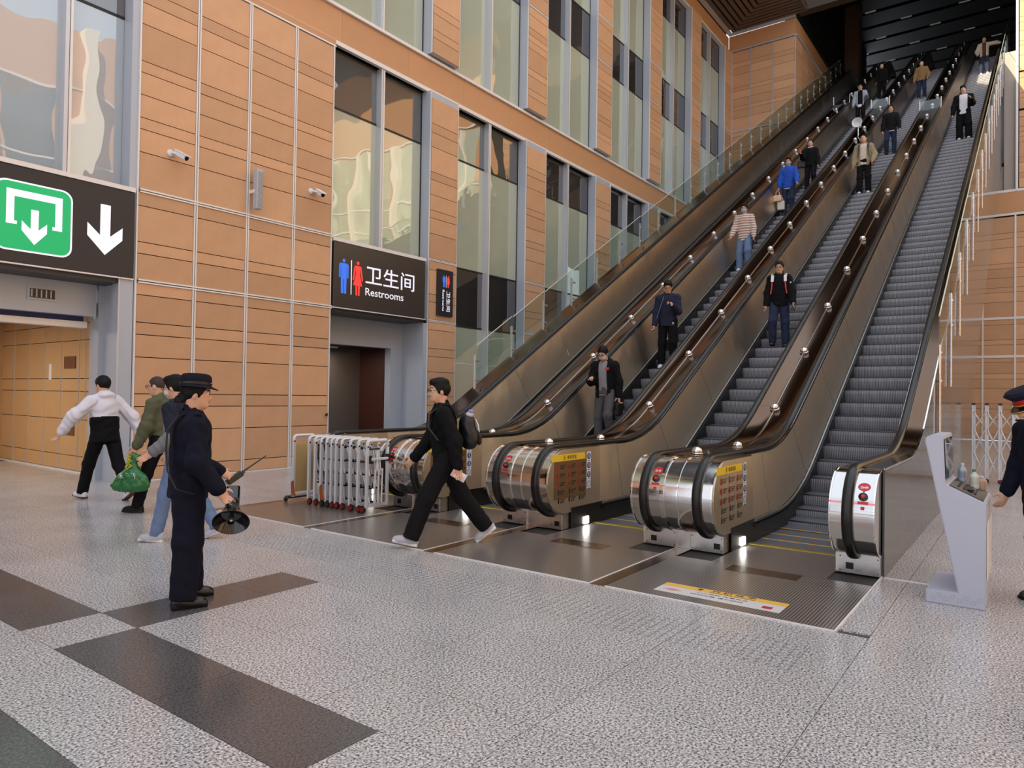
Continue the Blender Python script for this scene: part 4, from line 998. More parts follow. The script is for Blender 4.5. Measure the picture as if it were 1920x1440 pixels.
m=MB(); m.add([(5.28,2.085,.008),(5.28,2.065,.008),(5.305,2.065,.008),(5.305,2.045,.008),(5.335,2.075,.008),(5.305,2.105,.008),(5.305,2.085,.008)],[(0,1,2,6),(2,3,4,5,6)]); at0(m.build('up_arrow',M_INK,fs),off_)
m=MB(); m.prism([(5.13,1.49),(5.13,1.56),(5.19,1.56),(5.19,1.49)],'z',.0073,.0078); at0(m.build('red_square',mat('crimson print',(176,44,70),rough=.4),fs),off_)
m=MB(); m.prism([(5.17,2.17),(5.20,2.25),(5.17,2.33),(5.14,2.25)],'z',.0073,.0078); at0(m.build('red_diamond',mat('pale red print',(206,130,130),rough=.4),fs),off_)

tag(MB().box(6.66,6.70,.30,1.01,-.01,.004).build('threshold_strip',M_TRIM),'bright metal floor strip between the last newel and the kiosk','floor strip')
# ================================================================== PEOPLE
# bodies and clothes are grown as one smooth surface each from a posed skeleton
def nets(D,org,h):
    s=D<0
    nx,ny,nz=D.shape
    c=np.zeros((nx-1,ny-1,nz-1),np.int8)
    for a in (0,1):
        for b in (0,1):
            for d in (0,1): c+=s[a:nx-1+a,b:ny-1+b,d:nz-1+d]
    act=(c>0)&(c<8); I=np.argwhere(act)
    if len(I)==0: return np.zeros((0,3)),np.zeros((0,4),int)
    idx=-np.ones(act.shape,np.int64); idx[act]=np.arange(len(I))
    P=np.zeros((len(I),3)); N=np.zeros(len(I))
    cor=[(a,b,d) for a in (0,1) for b in (0,1) for d in (0,1)]
    val={q:D[I[:,0]+q[0],I[:,1]+q[1],I[:,2]+q[2]] for q in cor}
    for q in cor:
        for ax in range(3):
            if q[ax]==0:
                r=list(q); r[ax]=1; r=tuple(r); v0,v1=val[q],val[r]
                m=(v0<0)!=(v1<0); t=np.where(m,v0/np.where(m,v0-v1,1),0)
                for k in range(3): P[:,k]+=np.where(m,q[k]+(t if k==ax else 0),0)
                N+=m
    V=org+(I+P/N[:,None])*h
    F=[]
    for ax in range(3):
        sl0=[slice(None)]*3; sl1=[slice(None)]*3; sl0[ax]=slice(0,-1); sl1[ax]=slice(1,None)
        e=s[tuple(sl0)]!=s[tuple(sl1)]; E_=np.argwhere(e); b,d=[k for k in range(3) if k!=ax]
        ok=(E_[:,b]>0)&(E_[:,d]>0)&(E_[:,b]<D.shape[b]-1)&(E_[:,d]<D.shape[d]-1); E_=E_[ok]
        def cell(ob,od):
            q=E_.copy(); q[:,b]-=ob; q[:,d]-=od; return idx[q[:,0],q[:,1],q[:,2]]
        quad_=np.stack([cell(1,1),cell(0,1),cell(0,0),cell(1,0)],1)
        ins=s[E_[:,0],E_[:,1],E_[:,2]]; flip=ins if ax!=1 else ~ins
        quad_[~flip]=quad_[~flip][:,::-1]; F.append(quad_)
    return V,np.concatenate(F)
def cone(a,b,ra,rb,tag_=0): return dict(t='c',a=np.array(a,float),b=np.array(b,float),ra=ra,rb=rb,tag=tag_)
def ell(c,r,R=None,tag_=0): return dict(t='e',c=np.array(c,float),r=np.array(r,float),R=np.eye(3) if R is None else np.array(R,float),tag=tag_)
def rbox(c,hf,R,r,tag_=0): return dict(t='b',c=np.array(c,float),h=np.array(hf,float),R=np.array(R,float),r=r,tag=tag_)
def pbound(p):
    if p['t']=='c':
        r=max(p['ra'],p['rb']); return np.minimum(p['a'],p['b'])-r,np.maximum(p['a'],p['b'])+r
    r=p['r'].max() if p['t']=='e' else np.linalg.norm(p['h'])+p['r']
    return p['c']-r,p['c']+r
def pdist(p,X):
    if p['t']=='c':
        ab=p['b']-p['a']; L=ab@ab+1e-12; w=X-p['a']; t=np.clip(w@ab/L,0,1)
        return np.linalg.norm(w-t[...,None]*ab,axis=-1)-(p['ra']+(p['rb']-p['ra'])*t)
    q=(X-p['c'])@p['R']
    if p['t']=='e':
        k0=np.linalg.norm(q/p['r'],axis=-1); k1=np.linalg.norm(q/p['r']**2,axis=-1)+1e-9; return k0*(k0-1)/k1
    d=np.abs(q)-p['h']; return np.linalg.norm(np.maximum(d,0),axis=-1)+np.minimum(d.max(-1),0)-p['r']
def grow(prims,h,k=.03,sub=(),planes=(),fold=0.0,seed=0):
    B=[pbound(p) for p in prims]; lo=np.min([b[0] for b in B],0)-.05; hi=np.max([b[1] for b in B],0)+.05
    n=np.ceil((hi-lo)/h).astype(int)+1
    D=np.full(n,.2,np.float32)
    ax=[lo[i]+np.arange(n[i])*h for i in range(3)]
    def box_of(b,m):
        a=np.maximum(((b[0]-m-lo)/h).astype(int),0); c=np.minimum(((b[1]+m-lo)/h).astype(int)+2,n); return tuple(slice(x,y) for x,y in zip(a,c))
    def pts(s): 
        g=np.meshgrid(ax[0][s[0]],ax[1][s[1]],ax[2][s[2]],indexing='ij'); return np.stack(g,-1)
    for p,b in zip(prims,B):
        s=box_of(b,.06); X=pts(s); d=pdist(p,X).astype(np.float32); o=D[s]; kk=p.get('k',k)
        hh=np.maximum(kk-np.abs(o-d),0)/kk if kk>0 else 0
        D[s]=np.minimum(o,d)-hh*hh*kk*.25
    if fold:
        X,Y,Z_=np.meshgrid(ax[0],ax[1],ax[2],indexing='ij',sparse=True)
        f=np.sin(Z_*38+seed+7*np.sin(Y*9+seed)+6*np.sin(X*11+seed*2))*np.sin(Z_*17-X*21+Y*13+seed)
        D=D+(fold*f).astype(np.float32)
    for p in sub:
        b=pbound(p); s=box_of(b,.03); D[s]=np.maximum(D[s],-pdist(p,pts(s)).astype(np.float32))
    if planes:
        X,Y,Z_=np.meshgrid(ax[0],ax[1],ax[2],indexing='ij',sparse=True)
        for (nv,pt) in planes: D=np.maximum(D,(nv[0]*(X-pt[0])+nv[1]*(Y-pt[1])+nv[2]*(Z_-pt[2])).astype(np.float32))
    return nets(D,lo,h)
def skin_obj(name,VF,prims,mats,parent,tags=None,fn=None):
    V,F=VF; me=bpy.data.meshes.new(name)
    me.vertices.add(len(V)); me.vertices.foreach_set('co',V.astype(np.float32).ravel())
    me.loops.add(len(F)*4); me.loops.foreach_set('vertex_index',F.astype(np.int32).ravel())
    me.polygons.add(len(F)); me.polygons.foreach_set('loop_start',np.arange(0,len(F)*4,4,dtype=np.int32))
    mats=mats if isinstance(mats,(list,tuple)) else [mats]
    for m in mats: me.materials.append(m)
    if len(mats)>1:
        C=V[F].mean(1)
        if fn: mi=fn(C)
        else:
            best=np.full(len(C),9.0); mi=np.zeros(len(C),int)
            for p in prims:
                d=pdist(p,C); q=d<best; best[q]=d[q]; mi[q]=p['tag']
        me.polygons.foreach_set('material_index',mi.astype(np.int32))
    me.update(calc_edges=True); me.validate()
    me.polygons.foreach_set('use_smooth',[True]*len(me.polygons))
    o=bpy.data.objects.new(name,me); link(o,parent); return o
def rotx(a): c,s=math.cos(a),math.sin(a); return np.array([[1,0,0],[0,c,-s],[0,s,c]])
def roty(a): c,s=math.cos(a),math.sin(a); return np.array([[c,0,s],[0,1,0],[-s,0,c]])
def rotz(a): c,s=math.cos(a),math.sin(a); return np.array([[c,-s,0],[s,c,0],[0,0,1]])
rad=math.radians
M_SKIN=mat('skin',(212,166,138),rough=.5,spec=.35); b_=M_SKIN.node_tree.nodes['Principled BSDF']; b_.inputs['Subsurface Weight'].default_value=.08; b_.inputs['Subsurface Radius'].default_value=(.01,.004,.002)
M_LIP=mat('lips',(166,98,88),rough=.45); M_EYEW=mat('eye white',(220,214,208),rough=.3); M_EYE=mat('iris',(22,16,14),rough=.15); M_BROW=mat('eyebrow',(34,26,22),rough=.8)
M_HAIR=mat('black hair',(8,7,7),rough=.6,spec=.25,bump=(90,.6,.004,(1,1,.25)))
def cloth(name,col,rough=.85): return mat('cloth '+name,col,rough=rough,spec=.2,bump=(9,.5,.02))
def person(label,pos,heading,H=1.72,legL=(0,0,2),legR=(0,0,2),armL=(5,8,10),armR=(5,8,10),lean=3,headyaw=0,headpitch=0,headroll=0,shoulder_yaw=0,
           h=.010,female=False,hair='short',top=None,pants=None,shoes=None,build=1.0,mask=None,glasses=False,zlift=None,inL=.0,inR=.0,curl=25,group=None,lenz=None):
    """angles in degrees: leg=(hip flexion, knee flexion, spread); arm=(flexion, abduction, elbow)"""
    S=H/1.735
    P=empty('person',pos,rad(heading),label,'person',group)
    J={}
    Lt,Ls,ah=.43*S,.41*S,.085*S
    hipz=0
    def leg(q,sgn):
        hip=np.array([0,sgn*.088*S,0.]); a,k,sp=map(rad,q[:3])
        d1=np.array([math.sin(a),sgn*math.sin(sp),-math.cos(a)]); d1/=np.linalg.norm(d1)
        kn=hip+d1*Lt; a2=a-k; d2=np.array([math.sin(a2),sgn*math.sin(sp)*.5,-math.cos(a2)]); d2/=np.linalg.norm(d2)
        an=kn+d2*Ls; return hip,kn,an,a2
    LL,RR=leg(legL,1),leg(legR,-1)
    def footpitch(q,a2): return q[3] if len(q)>3 else 0
    fp={1:rad(legL[3]) if len(legL)>3 else 0,-1:rad(legR[3]) if len(legR)>3 else 0}
    low=min(LL[2][2]-ah-max(0,math.sin(fp[1]))*.13*S,RR[2][2]-ah-max(0,math.sin(fp[-1]))*.13*S)
    pel=np.array([0,0,-low]) if zlift is None else np.array([0,0,zlift])
    # torso frame
    RT=roty(rad(lean))@rotz(rad(shoulder_yaw)); up=RT@np.array([0,0,1.]); fw=RT@np.array([1.,0,0]); lf=RT@np.array([0,1.,0])
    spine=lambda t,x=0,y=0: pel+roty(rad(lean))@np.array([0,0,t*S]) + (fw*x+lf*y)*S
    shw=.180*build*(.9 if female else 1)
    sh={1:spine(.448,0,shw*.95),-1:spine(.448,0,-shw*.95)}
    def arm(q,sgn,inn):
        a,ab,e=map(rad,q[:3]); d=np.array([math.sin(a)*math.cos(ab),sgn*math.sin(ab),-math.cos(a)*math.cos(ab)]); d=RT@d
        el=sh[sgn]+d*.285*S
        a2=a+e; d2=np.array([math.sin(a2),sgn*(math.sin(ab)*.5)-sgn*inn,-math.cos(a2)]); d2=RT@(d2/np.linalg.norm(d2))
        wr=el+d2*.25*S; return sh[sgn],el,wr,d2
    AL,AR=arm(armL,1,inL),arm(armR,-1,inR)
    neck=spine(.535,-.005); 
    RH=RT@rotz(rad(headyaw))@roty(rad(headpitch))@rotx(rad(headroll))
    hc=spine(.55,.01)+RH@np.array([.012,0,.125])*S
    hp=lambda x,y,z: hc+RH@np.array([x,y,z])*S
    # ---------------- body
    b=[]
    b.append(ell(hp(-.004,0,.02),np.array([.098,.076,.100])*S,RH)); b.append(ell(hp(.022,0,-.045),np.array([.068,.060,.072])*S,RH)); b.append(ell(hp(.055,0,-.085),np.array([.026,.030,.022])*S,RH))
    b.append(cone(hp(.082,0,.018),hp(.104,0,-.026),.010*S,.014*S)); b[-1]['k']=.02
    for s in (-1,1):
        e_=ell(hp(-.008,s*.076,-.008),np.array([.022,.010,.032])*S,RH@rotz(s*.35)); e_['k']=.008; b.append(e_)
        e_=ell(hp(.083,s*.030,.008),np.array([.009,.015,.009])*S,RH,2); e_['k']=.004; b.append(e_)
        e_=ell(hp(.0905,s*.030,.008),np.array([.004,.007,.007])*S,RH,3); e_['k']=.002; b.append(e_)
        e_=cone(hp(.088,s*.016,.032),hp(.078,s*.048,.032),.006*S,.004*S,4); e_['k']=.006; b.append(e_)
    e_=ell(hp(.082,0,-.056),np.array([.010,.024,.007])*S,RH,1); e_['k']=.006; b.append(e_)
    nb=len(b)
    b.append(cone(hp(-.02,0,-.03),neck,.052*S,.058*S)); 
    b.append(ell(spine(.36,.0),np.array([.105,.150*build,.17])*S,RT)); b.append(ell(spine(.18,.0),np.array([.095,.128*build,.15])*S,RT)); b.append(ell(spine(.02),np.array([.10,.145*build,.12])*S,RT))
    b.append(cone(spine(.485,0,.04),sh[1],.05*S,.047*S)); b.append(cone(spine(.485,0,-.04),sh[-1],.05*S,.047*S))
    hands=[]
    for A,s in ((AL,1),(AR,-1)):
        b.append(cone(A[0],A[1],.047*S,.038*S)); b.append(cone(A[1],A[2],.036*S,.025*S))
        d=A[3]; # hand frame: d along, side = thumb direction (forward), nrm = palm
        fwd=np.array([1.,0,0])-d*d[0]; 
        if np.linalg.norm(fwd)<.3: fwd=np.array([0,0,1.])-d*d[2]
        fwd/=np.linalg.norm(fwd); nrm=np.cross(d,fwd)*s; Rh=np.stack([fwd,nrm,d],1)
        pc=A[2]+d*.055*S; hl=[]
        hl.append(ell(pc,np.array([.040,.016,.052])*S,Rh)); hl.append(cone(A[2]-d*.03*S,A[2]+d*.02*S,.025*S,.024*S))
        cu=rad(curl)
        for fi,(off,L) in enumerate(((.029,.068),(.010,.076),(-.010,.070),(-.028,.056))):
            p0=pc+d*.040*S+fwd*off*S; d1=d*math.cos(cu)-nrm*math.sin(cu); d2=d*math.cos(2.1*cu)-nrm*math.sin(2.1*cu)
            p1=p0+d1*L*.55*S; p2=p1+d2*L*.5*S
            f1=cone(p0,p1,.0092*S,.0085*S); f2=cone(p1,p2,.0085*S,.0072*S); f1['k']=f2['k']=.004; hl+= [f1,f2]
        t0=A[2]+d*.025*S+fwd*.022*S; t1=t0+(d*.6+fwd*.75-nrm*.3)*.045*S; t2=t1+(d*.9+fwd*.2-nrm*.4)*.032*S
        f1=cone(t0,t1,.012*S,.0095*S); f2=cone(t1,t2,.0095*S,.008*S); f1['k']=f2['k']=.008; hl+=[f1,f2]
        hands.append((hl,A,pc)); b+=hl
    feet=[]
    for (hip,kn,an,a2),s in ((LL,1),(RR,-1)):
        hip=hip+pel;kn=kn+pel;an=an+pel
        b.append(cone(hip,kn,.075*S*build,.052*S)); b.append(cone(kn,an,.050*S,.034*S))
        RF=roty(fp[s]); toe=an+RF@np.array([.12,0,-.058])*S; heel=an+RF@np.array([-.04,0,-.05])*S
        b.append(cone(heel,toe,.026*S,.020*S)); feet.append((hip,kn,an,RF,s))
    hb=min(h,.009) if h<.012 else h
    VF=grow(b,hb,.03); skin_obj('body',VF,b,[M_SKIN,M_LIP,M_EYEW,M_EYE,M_BROW],P)
    # ---------------- shoes
    sm,so_=(shoes or (cloth('black shoe',(22,20,20),.5),cloth('black sole',(24,24,24))))[:2]
    for hip,kn,an,RF,s in feet:
        q=[ell(an+RF@np.array([.035,0,-.045])*S,np.array([.125,.048,.045])*S,RF),ell(an+RF@np.array([-.02,0,-.02])*S,np.array([.06,.046,.06])*S,RF),ell(an+RF@np.array([.10,0,-.055])*S,np.array([.075,.049,.034])*S,RF)]
        sole=rbox(an+RF@np.array([.045,0,-.074])*S,np.array([.115,.030,.004])*S,RF,.012*S,1); sole['k']=.006; q.append(sole)
        base=an+RF@np.array([0,0,-.085])*S; nv=RF@np.array([0,0,-1.])
        VF=grow(q,min(h,.010),.02,planes=[(nv,base)]); skin_obj('shoe',VF,q,[sm,so_],P)
    # ---------------- trousers
    if pants:
        pm,wide=pants[0],pants[1] if len(pants)>1 else 1.0; q=[]
        q.append(ell(spine(.01),np.array([.118,.165*build,.13])*S,RT)); q.append(ell(spine(.08),np.array([.112,.155*build,.10])*S,RT))
        for hip,kn,an,RF,s in feet:
            q.append(cone(hip,kn,.098*S*build,.070*S*wide)); q.append(cone(kn,an+(an-kn)*.16,.069*S*wide,.062*S*wide))
        pl=[(np.array([0,0,1.]),spine(.16))]; 
        sb=[]
        for hip,kn,an,RF,s in feet:
            d=(an-kn)/np.linalg.norm(an-kn); f_=np.array([1.,0,0])-d*d[0]; f_/=np.linalg.norm(f_); sb.append(rbox(an+d*.125*S,np.array([.14,.13,.105])*S,np.stack([f_,np.cross(d,f_),d],1),0.0))
        VF=grow(q,h,.035,sub=sb,planes=pl,fold=.0035,seed=len(label)); skin_obj('trousers',VF,q,pm,P)
    # ---------------- tops
    anchors=dict(spine=spine,hp=hp,AL=AL,AR=AR,RT=RT,RH=RH,S=S,fw=fw,lf=lf,up=up,feet=feet,P=P,sh=sh,neck=neck,hc=hc,hands=hands,h=h,build=build)
    for t in (top or []):
        nm=t['name']; pad=t.get('pad',.02); hem=t.get('hem',-.10); q=[]; wd=t.get('wide',1.0)
        q.append(ell(spine(.37,0),np.array([.108+pad,(.155*build+pad)*wd,.185])*S,RT)); q.append(ell(spine(.2,.0),np.array([.100+pad,(.140*build+pad)*wd,.19])*S,RT)); q.append(cone(spine(.30,0,.03),spine(hem,0,.045*build),(.092+pad)*S,(.10+pad)*S)); q.append(cone(spine(.30,0,-.03),spine(hem,0,-.045*build),(.092+pad)*S,(.10+pad)*S))
        for s in (1,-1): q.append(cone(spine(.488,-.008,s*.045),sh[s],(.046+pad*.6)*S,(.050+pad*.75)*S))
        if t.get('sleeves',True):
            for A in (AL,AR):
                el,wr=A[1],A[2]; q.append(cone(A[0],el,(.050+pad*.8)*S,(.045+pad*.9)*S)); q.append(cone(el,el+(wr-el)*t.get('sleeve_len',.97),(.045+pad)*S,(.030+pad*.8)*S))
        if t.get('collar'): q.append(cone(neck-up*.03*S,neck+up*t['collar']*S,.072*S,.066*S))
        if t.get('hood'):
            q.append(ell(spine(.53,-.075),np.array([.07,.115,.055])*S,RT@roty(-.35)))
        pl=[(-up,spine(hem))]
        if t.get('zmax') is not None: pl.append((up,spine(t['zmax'])))
        if t.get('zmin') is not None: pl.append((-up,spine(t['zmin'])))
        sb=[]
        if t.get('open'): 
            w=t['open']; sb.append(rbox(spine(.15,.16),np.array([.10,w,.60])*S,RT,.005)); 
        sb.append(cone(neck-up*.01*S,hc+up*.02*S,.062*S,.075*S))
        VF=grow(q,h,.035,sub=sb if not t.get('nocut') else sb[:-1],planes=pl,fold=t.get('fold',.0045),seed=len(label)+3)
        skin_obj(nm,VF,q,t['mats'],P,fn=(lambda C,f=t.get('fn'):f(C,anchors)) if t.get('fn') else None)
    # ---------------- hair
    hh=min(h,.009)
    if hair:
        q=[ell(hp(-.012,0,.032),np.array([.108,.088,.106])*S,RH)]
        sb=[ell(hp(.085,0,-.045),np.array([.080,.090,.105])*S,RH),rbox(hp(.0,0,-.16),np.array([.2,.2,.10])*S,RH,.0)]
        if hair=='buzz':
            q=[ell(hp(-.008,0,.028),np.array([.101,.080,.100])*S,RH)]; sb[0]=ell(hp(.085,0,-.05),np.array([.080,.095,.115])*S,RH); sb[1]=rbox(hp(.0,0,-.15),np.array([.2,.2,.10])*S,RH,.0)
        if hair=='full':
            q.append(ell(hp(.02,0,.09),np.array([.085,.075,.045])*S,RH)); q.append(ell(hp(-.03,.02,.10),np.array([.07,.06,.035])*S,RH))
        if hair=='bun':
            sb[1]=rbox(hp(.03,0,-.16),np.array([.2,.2,.09])*S,RH,.0); q.append(ell(hp(-.115,0,-.06),np.array([.045,.055,.055])*S,RH)); q.append(ell(hp(-.125,.01,-.10),np.array([.03,.04,.03])*S,RH))
        if hair=='tied':
            q.append(cone(hp(-.09,0,-.02),hp(-.10,.03,-.16),.04*S,.025*S)); sb[1]=rbox(hp(.04,0,-.17),np.array([.12,.2,.09])*S,RH,.0)
        VF=grow(q,hh,.02,sub=sb,fold=.003,seed=5); skin_obj('hair',VF,q,lenz or M_HAIR,P)
    if mask:
        q=[ell(hp(.050,0,-.045),np.array([.060,.066,.052])*S,RH)]; sb=[ell(hp(.02,0,-.04),np.array([.07,.058,.1])*S,RH)]
        VF=grow(q,hh,.01,sub=[rbox(hp(-.05,0,-.04),np.array([.085,.2,.2])*S,RH,.0)]); skin_obj('face_mask',VF,q,mask,P)
        m=MB()
        for s in (1,-1): m.tube([hp(.045,s*.062,-.03),hp(.0,s*.080,.0)],.0025*S,5)
        m.build('mask_strap',mask,P)
    if glasses:
        m=MB()
        for s in (1,-1):
            ring=[hp(.108+.0*abs(k),s*(.034+.026*math.cos(k*math.pi/6)),.006+.020*math.sin(k*math.pi/6)) for k in range(13)]
            m.tube(ring,.0028*S,6); m.tube([hp(.106,s*.060,.010),hp(.0,s*.088,.010)],.0026*S,6)
        m.tube([hp(.110,.008,.010),hp(.110,-.008,.010)],.0026*S,6); m.build('glasses',mat('dark spectacle frame',(30,26,24),rough=.3),P,True)
    return anchors
def at(px,py,depth):
    d=Vector((1,(960-px)/FPX*-1,(720-py)/FPX))   # fwd,right,up
    f=Vector((math.cos(PITCH)*math.cos(YAW),math.cos(PITCH)*math.sin(YAW),math.sin(PITCH))); r=Vector((math.sin(YAW),-math.cos(YAW),0)); u=r.cross(f)
    c,s=math.cos(ROLL),math.sin(ROLL); r2=r*c+u*s; u2=-r*s+u*c
    return Vector((0,0,CAM_H))+(f*d.x+r2*d.y+u2*d.z)*depth
def esc_pos(x,y):
    k=round((x-.2-7.38)/.345); xk=7.38+.345*k; return (xk+.2,y,nose_z(xk)-.004)
def world(A,p):  # local person coordinates -> world
    P=A['P']; c,s=math.cos(P.rotation_euler.z),math.sin(P.rotation_euler.z); l=P.location
    return Vector((l.x+c*p[0]-s*p[1],l.y+s*p[0]+c*p[1],l.z+p[2]))
BLK=cloth('black',(12,11,13)); BLK2=cloth('soft black',(18,17,19)); NAVY=cloth('navy uniform',(14,16,32)); NAVY2=cloth('navy trousers',(15,17,32))
WHT=cloth('white',(216,214,222)); OLIVE=cloth('olive',(88,90,68)); GREYJ=cloth('grey jacket',(118,118,122)); NAVYJ=cloth('navy sleeve',(34,36,50)); JEAN=cloth('light jeans',(104,124,156)); DJEAN=cloth('dark jeans',(40,48,72)); GREYP=cloth('grey trousers',(82,80,82))
TEEG=cloth('grey tee',(140,138,142)); CREAM=cloth('cream',(206,194,176)); BEIGE=cloth('beige jacket',(150,136,108)); KHAKI=cloth('khaki jacket',(132,104,70)); BLUEJ=cloth('blue jacket',(38,78,172)); DENL=cloth('light denim',(146,160,172)); DENN=cloth('navy denim',(36,40,58)); BROWN=cloth('brown knit',(92,62,46)); LBLUE=cloth('pale blue shirt',(140,166,212))
def stripes():
    m=bpy.data.materials.new('cloth striped knit'); m.use_nodes=True; nt=m.node_tree; b=nt.nodes['Principled BSDF']; tc=nt.nodes.new('ShaderNodeTexCoord'); sp=nt.nodes.new('ShaderNodeSeparateXYZ'); nt.links.new(tc.outputs['Object'],sp.inputs[0])
    d=nt.nodes.new('ShaderNodeMath'); d.operation='DIVIDE'; d.inputs[1].default_value=.062; nt.links.new(sp.outputs[2],d.inputs[0]); f=nt.nodes.new('ShaderNodeMath'); f.operation='FRACT'; nt.links.new(d.outputs[0],f.inputs[0]); l=nt.nodes.new('ShaderNodeMath'); l.operation='LESS_THAN'; l.inputs[1].default_value=.42; nt.links.new(f.outputs[0],l.inputs[0])
    mx=nt.nodes.new('ShaderNodeMix'); mx.data_type='RGBA'; mx.inputs[6].default_value=lin(160,126,116); mx.inputs[7].default_value=lin(214,206,196); nt.links.new(l.outputs[0],mx.inputs[0]); nt.links.new(mx.outputs[2],b.inputs['Base Color']); b.inputs['Roughness'].default_value=.9; return m
STRIPE=stripes()
W_SHOE=(cloth('white sneaker',(214,214,220),.5),cloth('white sole',(224,222,218),.5)); B_SHOE=(mat('black leather',(16,15,16),rough=.25),cloth('black sole',(22,22,22))); D_SHOE=(cloth('dark trainer',(34,32,32)),cloth('dark sole',(44,44,44))); WB_SHOE=(W_SHOE[0],cloth('brown sole',(96,70,54))); G_SHOE=(cloth('grey white trainer',(176,178,186),.5),W_SHOE[1])
MASKB=mat('blue face mask',(130,176,210),rough=.8); MASKW=mat('pale face mask',(196,194,194),rough=.8)
T=T
def jk(m,**k): d=dict(name='jacket',mats=m,pad=.026,hem=-.09,collar=.03); d.update(k); return d
def tee(m,**k): d=dict(name='shirt',mats=m,pad=.010,hem=-.06,sleeves=False,fold=.002); d.update(k); return d
# ---- five people on the hall floor and the officer at the kiosk
def split(C,A,z=.24):
    l=(C-A['spine'](z))@A['up']; ar=np.abs((C-A['spine'](z))@A['lf'])
    return ((l<0)&(ar<.20)).astype(int)
p1=person('man seen from behind in a white and black hooded jacket, arms swung out',(4.42,10.15,0),98,1.74,legL=(24,6,2,-6),legR=(-20,18,2,30),armL=(14,48,18),armR=(-22,36,12),lean=5,hair='short',top=[jk([WHT,BLK],hood=True,hem=-.10,pad=.04,fn=split,fold=.007)],pants=(BLK,1.1),shoes=WB_SHOE,h=.010,headyaw=12)
p2=person('man in an olive green jacket with shaved hair and glasses, carrying a green bag',(4.43,8.65,0),128,1.71,legL=(18,4,2,-4),legR=(-18,16,2,26),armL=(16,10,12),armR=(-15,8,14),lean=5,hair='buzz',glasses=True,top=[jk(OLIVE,hem=-.13,pad=.034,hood=False,collar=.05,fold=.007)],pants=(BLK,1.05),shoes=D_SHOE,h=.010,lenz=mat('cropped hair',(58,46,42),rough=.8),curl=55)
def greyfn(C,A):
    s=A['spine'](.42); u=(C-s)@A['up']; l=(C-s)@A['lf']; dl=np.minimum(pdist(cone(A['AL'][0],A['AL'][1],.08,.07),C),pdist(cone(A['AR'][0],A['AR'][1],.08,.07),C)); return ((u>-.02)|(dl<.012)).astype(int)
p3=person('man in a grey and navy jacket, light blue jeans and pale mask',(3.72,6.86,0),126,1.68,legL=(15,4,2,-4),legR=(-16,14,2,22),armL=(-14,18,70),armR=(10,8,40),lean=6,hair='full',glasses=True,mask=MASKW,top=[jk([GREYJ,NAVYJ],hem=-.13,pad=.036,collar=.05,fn=greyfn,fold=.006)],pants=(JEAN,1.0),shoes=G_SHOE,h=.010)
p4=person('officer in navy uniform and brimmed hat standing with her back turned',(2.655,4.80,0),-20,1.60,legL=(4,1,5),legR=(-2,2,5),armL=(4,2,62),armR=(2,14,36),lean=2,female=True,build=1.22,hair='bun',headyaw=-14,top=[tee(LBLUE,hem=-.135,pad=.014),jk(NAVY,hem=-.115,pad=.036,collar=.035,fold=.005)],pants=(NAVY2,1.5),shoes=B_SHOE,h=.009,inL=.3,curl=45)
p5=person('man in black jacket and trousers with white trainers striding past the escalators',(5.26,4.70,0),137,1.71,legL=(27,6,2,-14),legR=(-24,14,2,36),armL=(-16,9,14),armR=(26,6,20),lean=6,hair='full',glasses=True,headyaw=12,headpitch=-6,top=[tee(WHT,hem=.1,pad=.012),jk(BLK,hem=-.12,pad=.032,collar=.03,fold=.006)],pants=(BLK2,1.3),shoes=G_SHOE,h=.009,curl=40)
p6=person('officer in navy uniform and red-banded peaked cap looking down at the kiosk',(6.62,-.075,0),128,1.63,legL=(3,2,3),legR=(-3,2,3),armL=(12,8,26),armR=(6,8,20),lean=4,hair='buzz',headpitch=28,top=[tee(LBLUE,pad=.012,hem=.1,collar=.03),jk(NAVY,hem=-.14,pad=.032,collar=.02,fold=.004)],pants=(NAVY2,1.15),shoes=B_SHOE,h=.010,inL=.2,build=1.08)
# ---- riders
RID='riders coming down the escalators'
R_=[]
def rider(label,x,y,H=1.70,hd=180,**k):
    k.setdefault('h',.012 if x<14 else .015 if x<24 else .019); A=person(label,esc_pos(x,y),hd,H,group=RID,**k); R_.append(A); return A
r1=rider('lowest rider in an open black jacket and grey trousers with a pale mask',10.45,5.72,1.69,hd=186,legL=(22,42,3,10),legR=(4,6,3),armR=(18,10,88),armL=(-4,12,16),headpitch=26,mask=MASKW,glasses=True,hair='short',lean=5,top=[tee(TEEG,collar=.03,pad=.014),jk(BLK,open=.07,pad=.034,hem=-.10,hood=True)],pants=(GREYP,1.1),shoes=W_SHOE,inR=.5,curl=50)
r2=rider('rider in a navy denim jacket and black trousers reading a phone',12.62,5.70,1.72,hd=192,legL=(10,18,3),legR=(2,3,3),armL=(20,8,98),armR=(4,10,14),headpitch=22,headyaw=10,hair='full',glasses=True,top=[jk(DENN,hem=-.10,pad=.030,collar=.04)],pants=(BLK,1.15),shoes=W_SHOE,inL=.35,curl=55)
r3=rider('rider in a striped knit cardigan, light blue jeans and blue mask',17.3,5.72,1.66,hd=184,legL=(16,30,3),legR=(2,4,3),armR=(14,14,24),armL=(6,12,14),glasses=True,mask=MASKB,hair='full',top=[tee(WHT,hem=-.14,pad=.012),jk(STRIPE,hem=-.09,pad=.034,collar=0,fold=.005)],pants=(JEAN,1.3),shoes=W_SHOE)
r4=rider('rider in a bright blue jacket and mask holding two bags',21.1,5.72,1.70,hd=186,legL=(12,22,3),armR=(8,10,10),armL=(20,14,22),glasses=True,mask=MASKB,hair='full',top=[tee(WHT,hem=-.13,pad=.014,collar=.02),jk(BLUEJ,hem=-.10,pad=.036,collar=.03)],pants=(DJEAN,1.05),shoes=B_SHOE,curl=60)
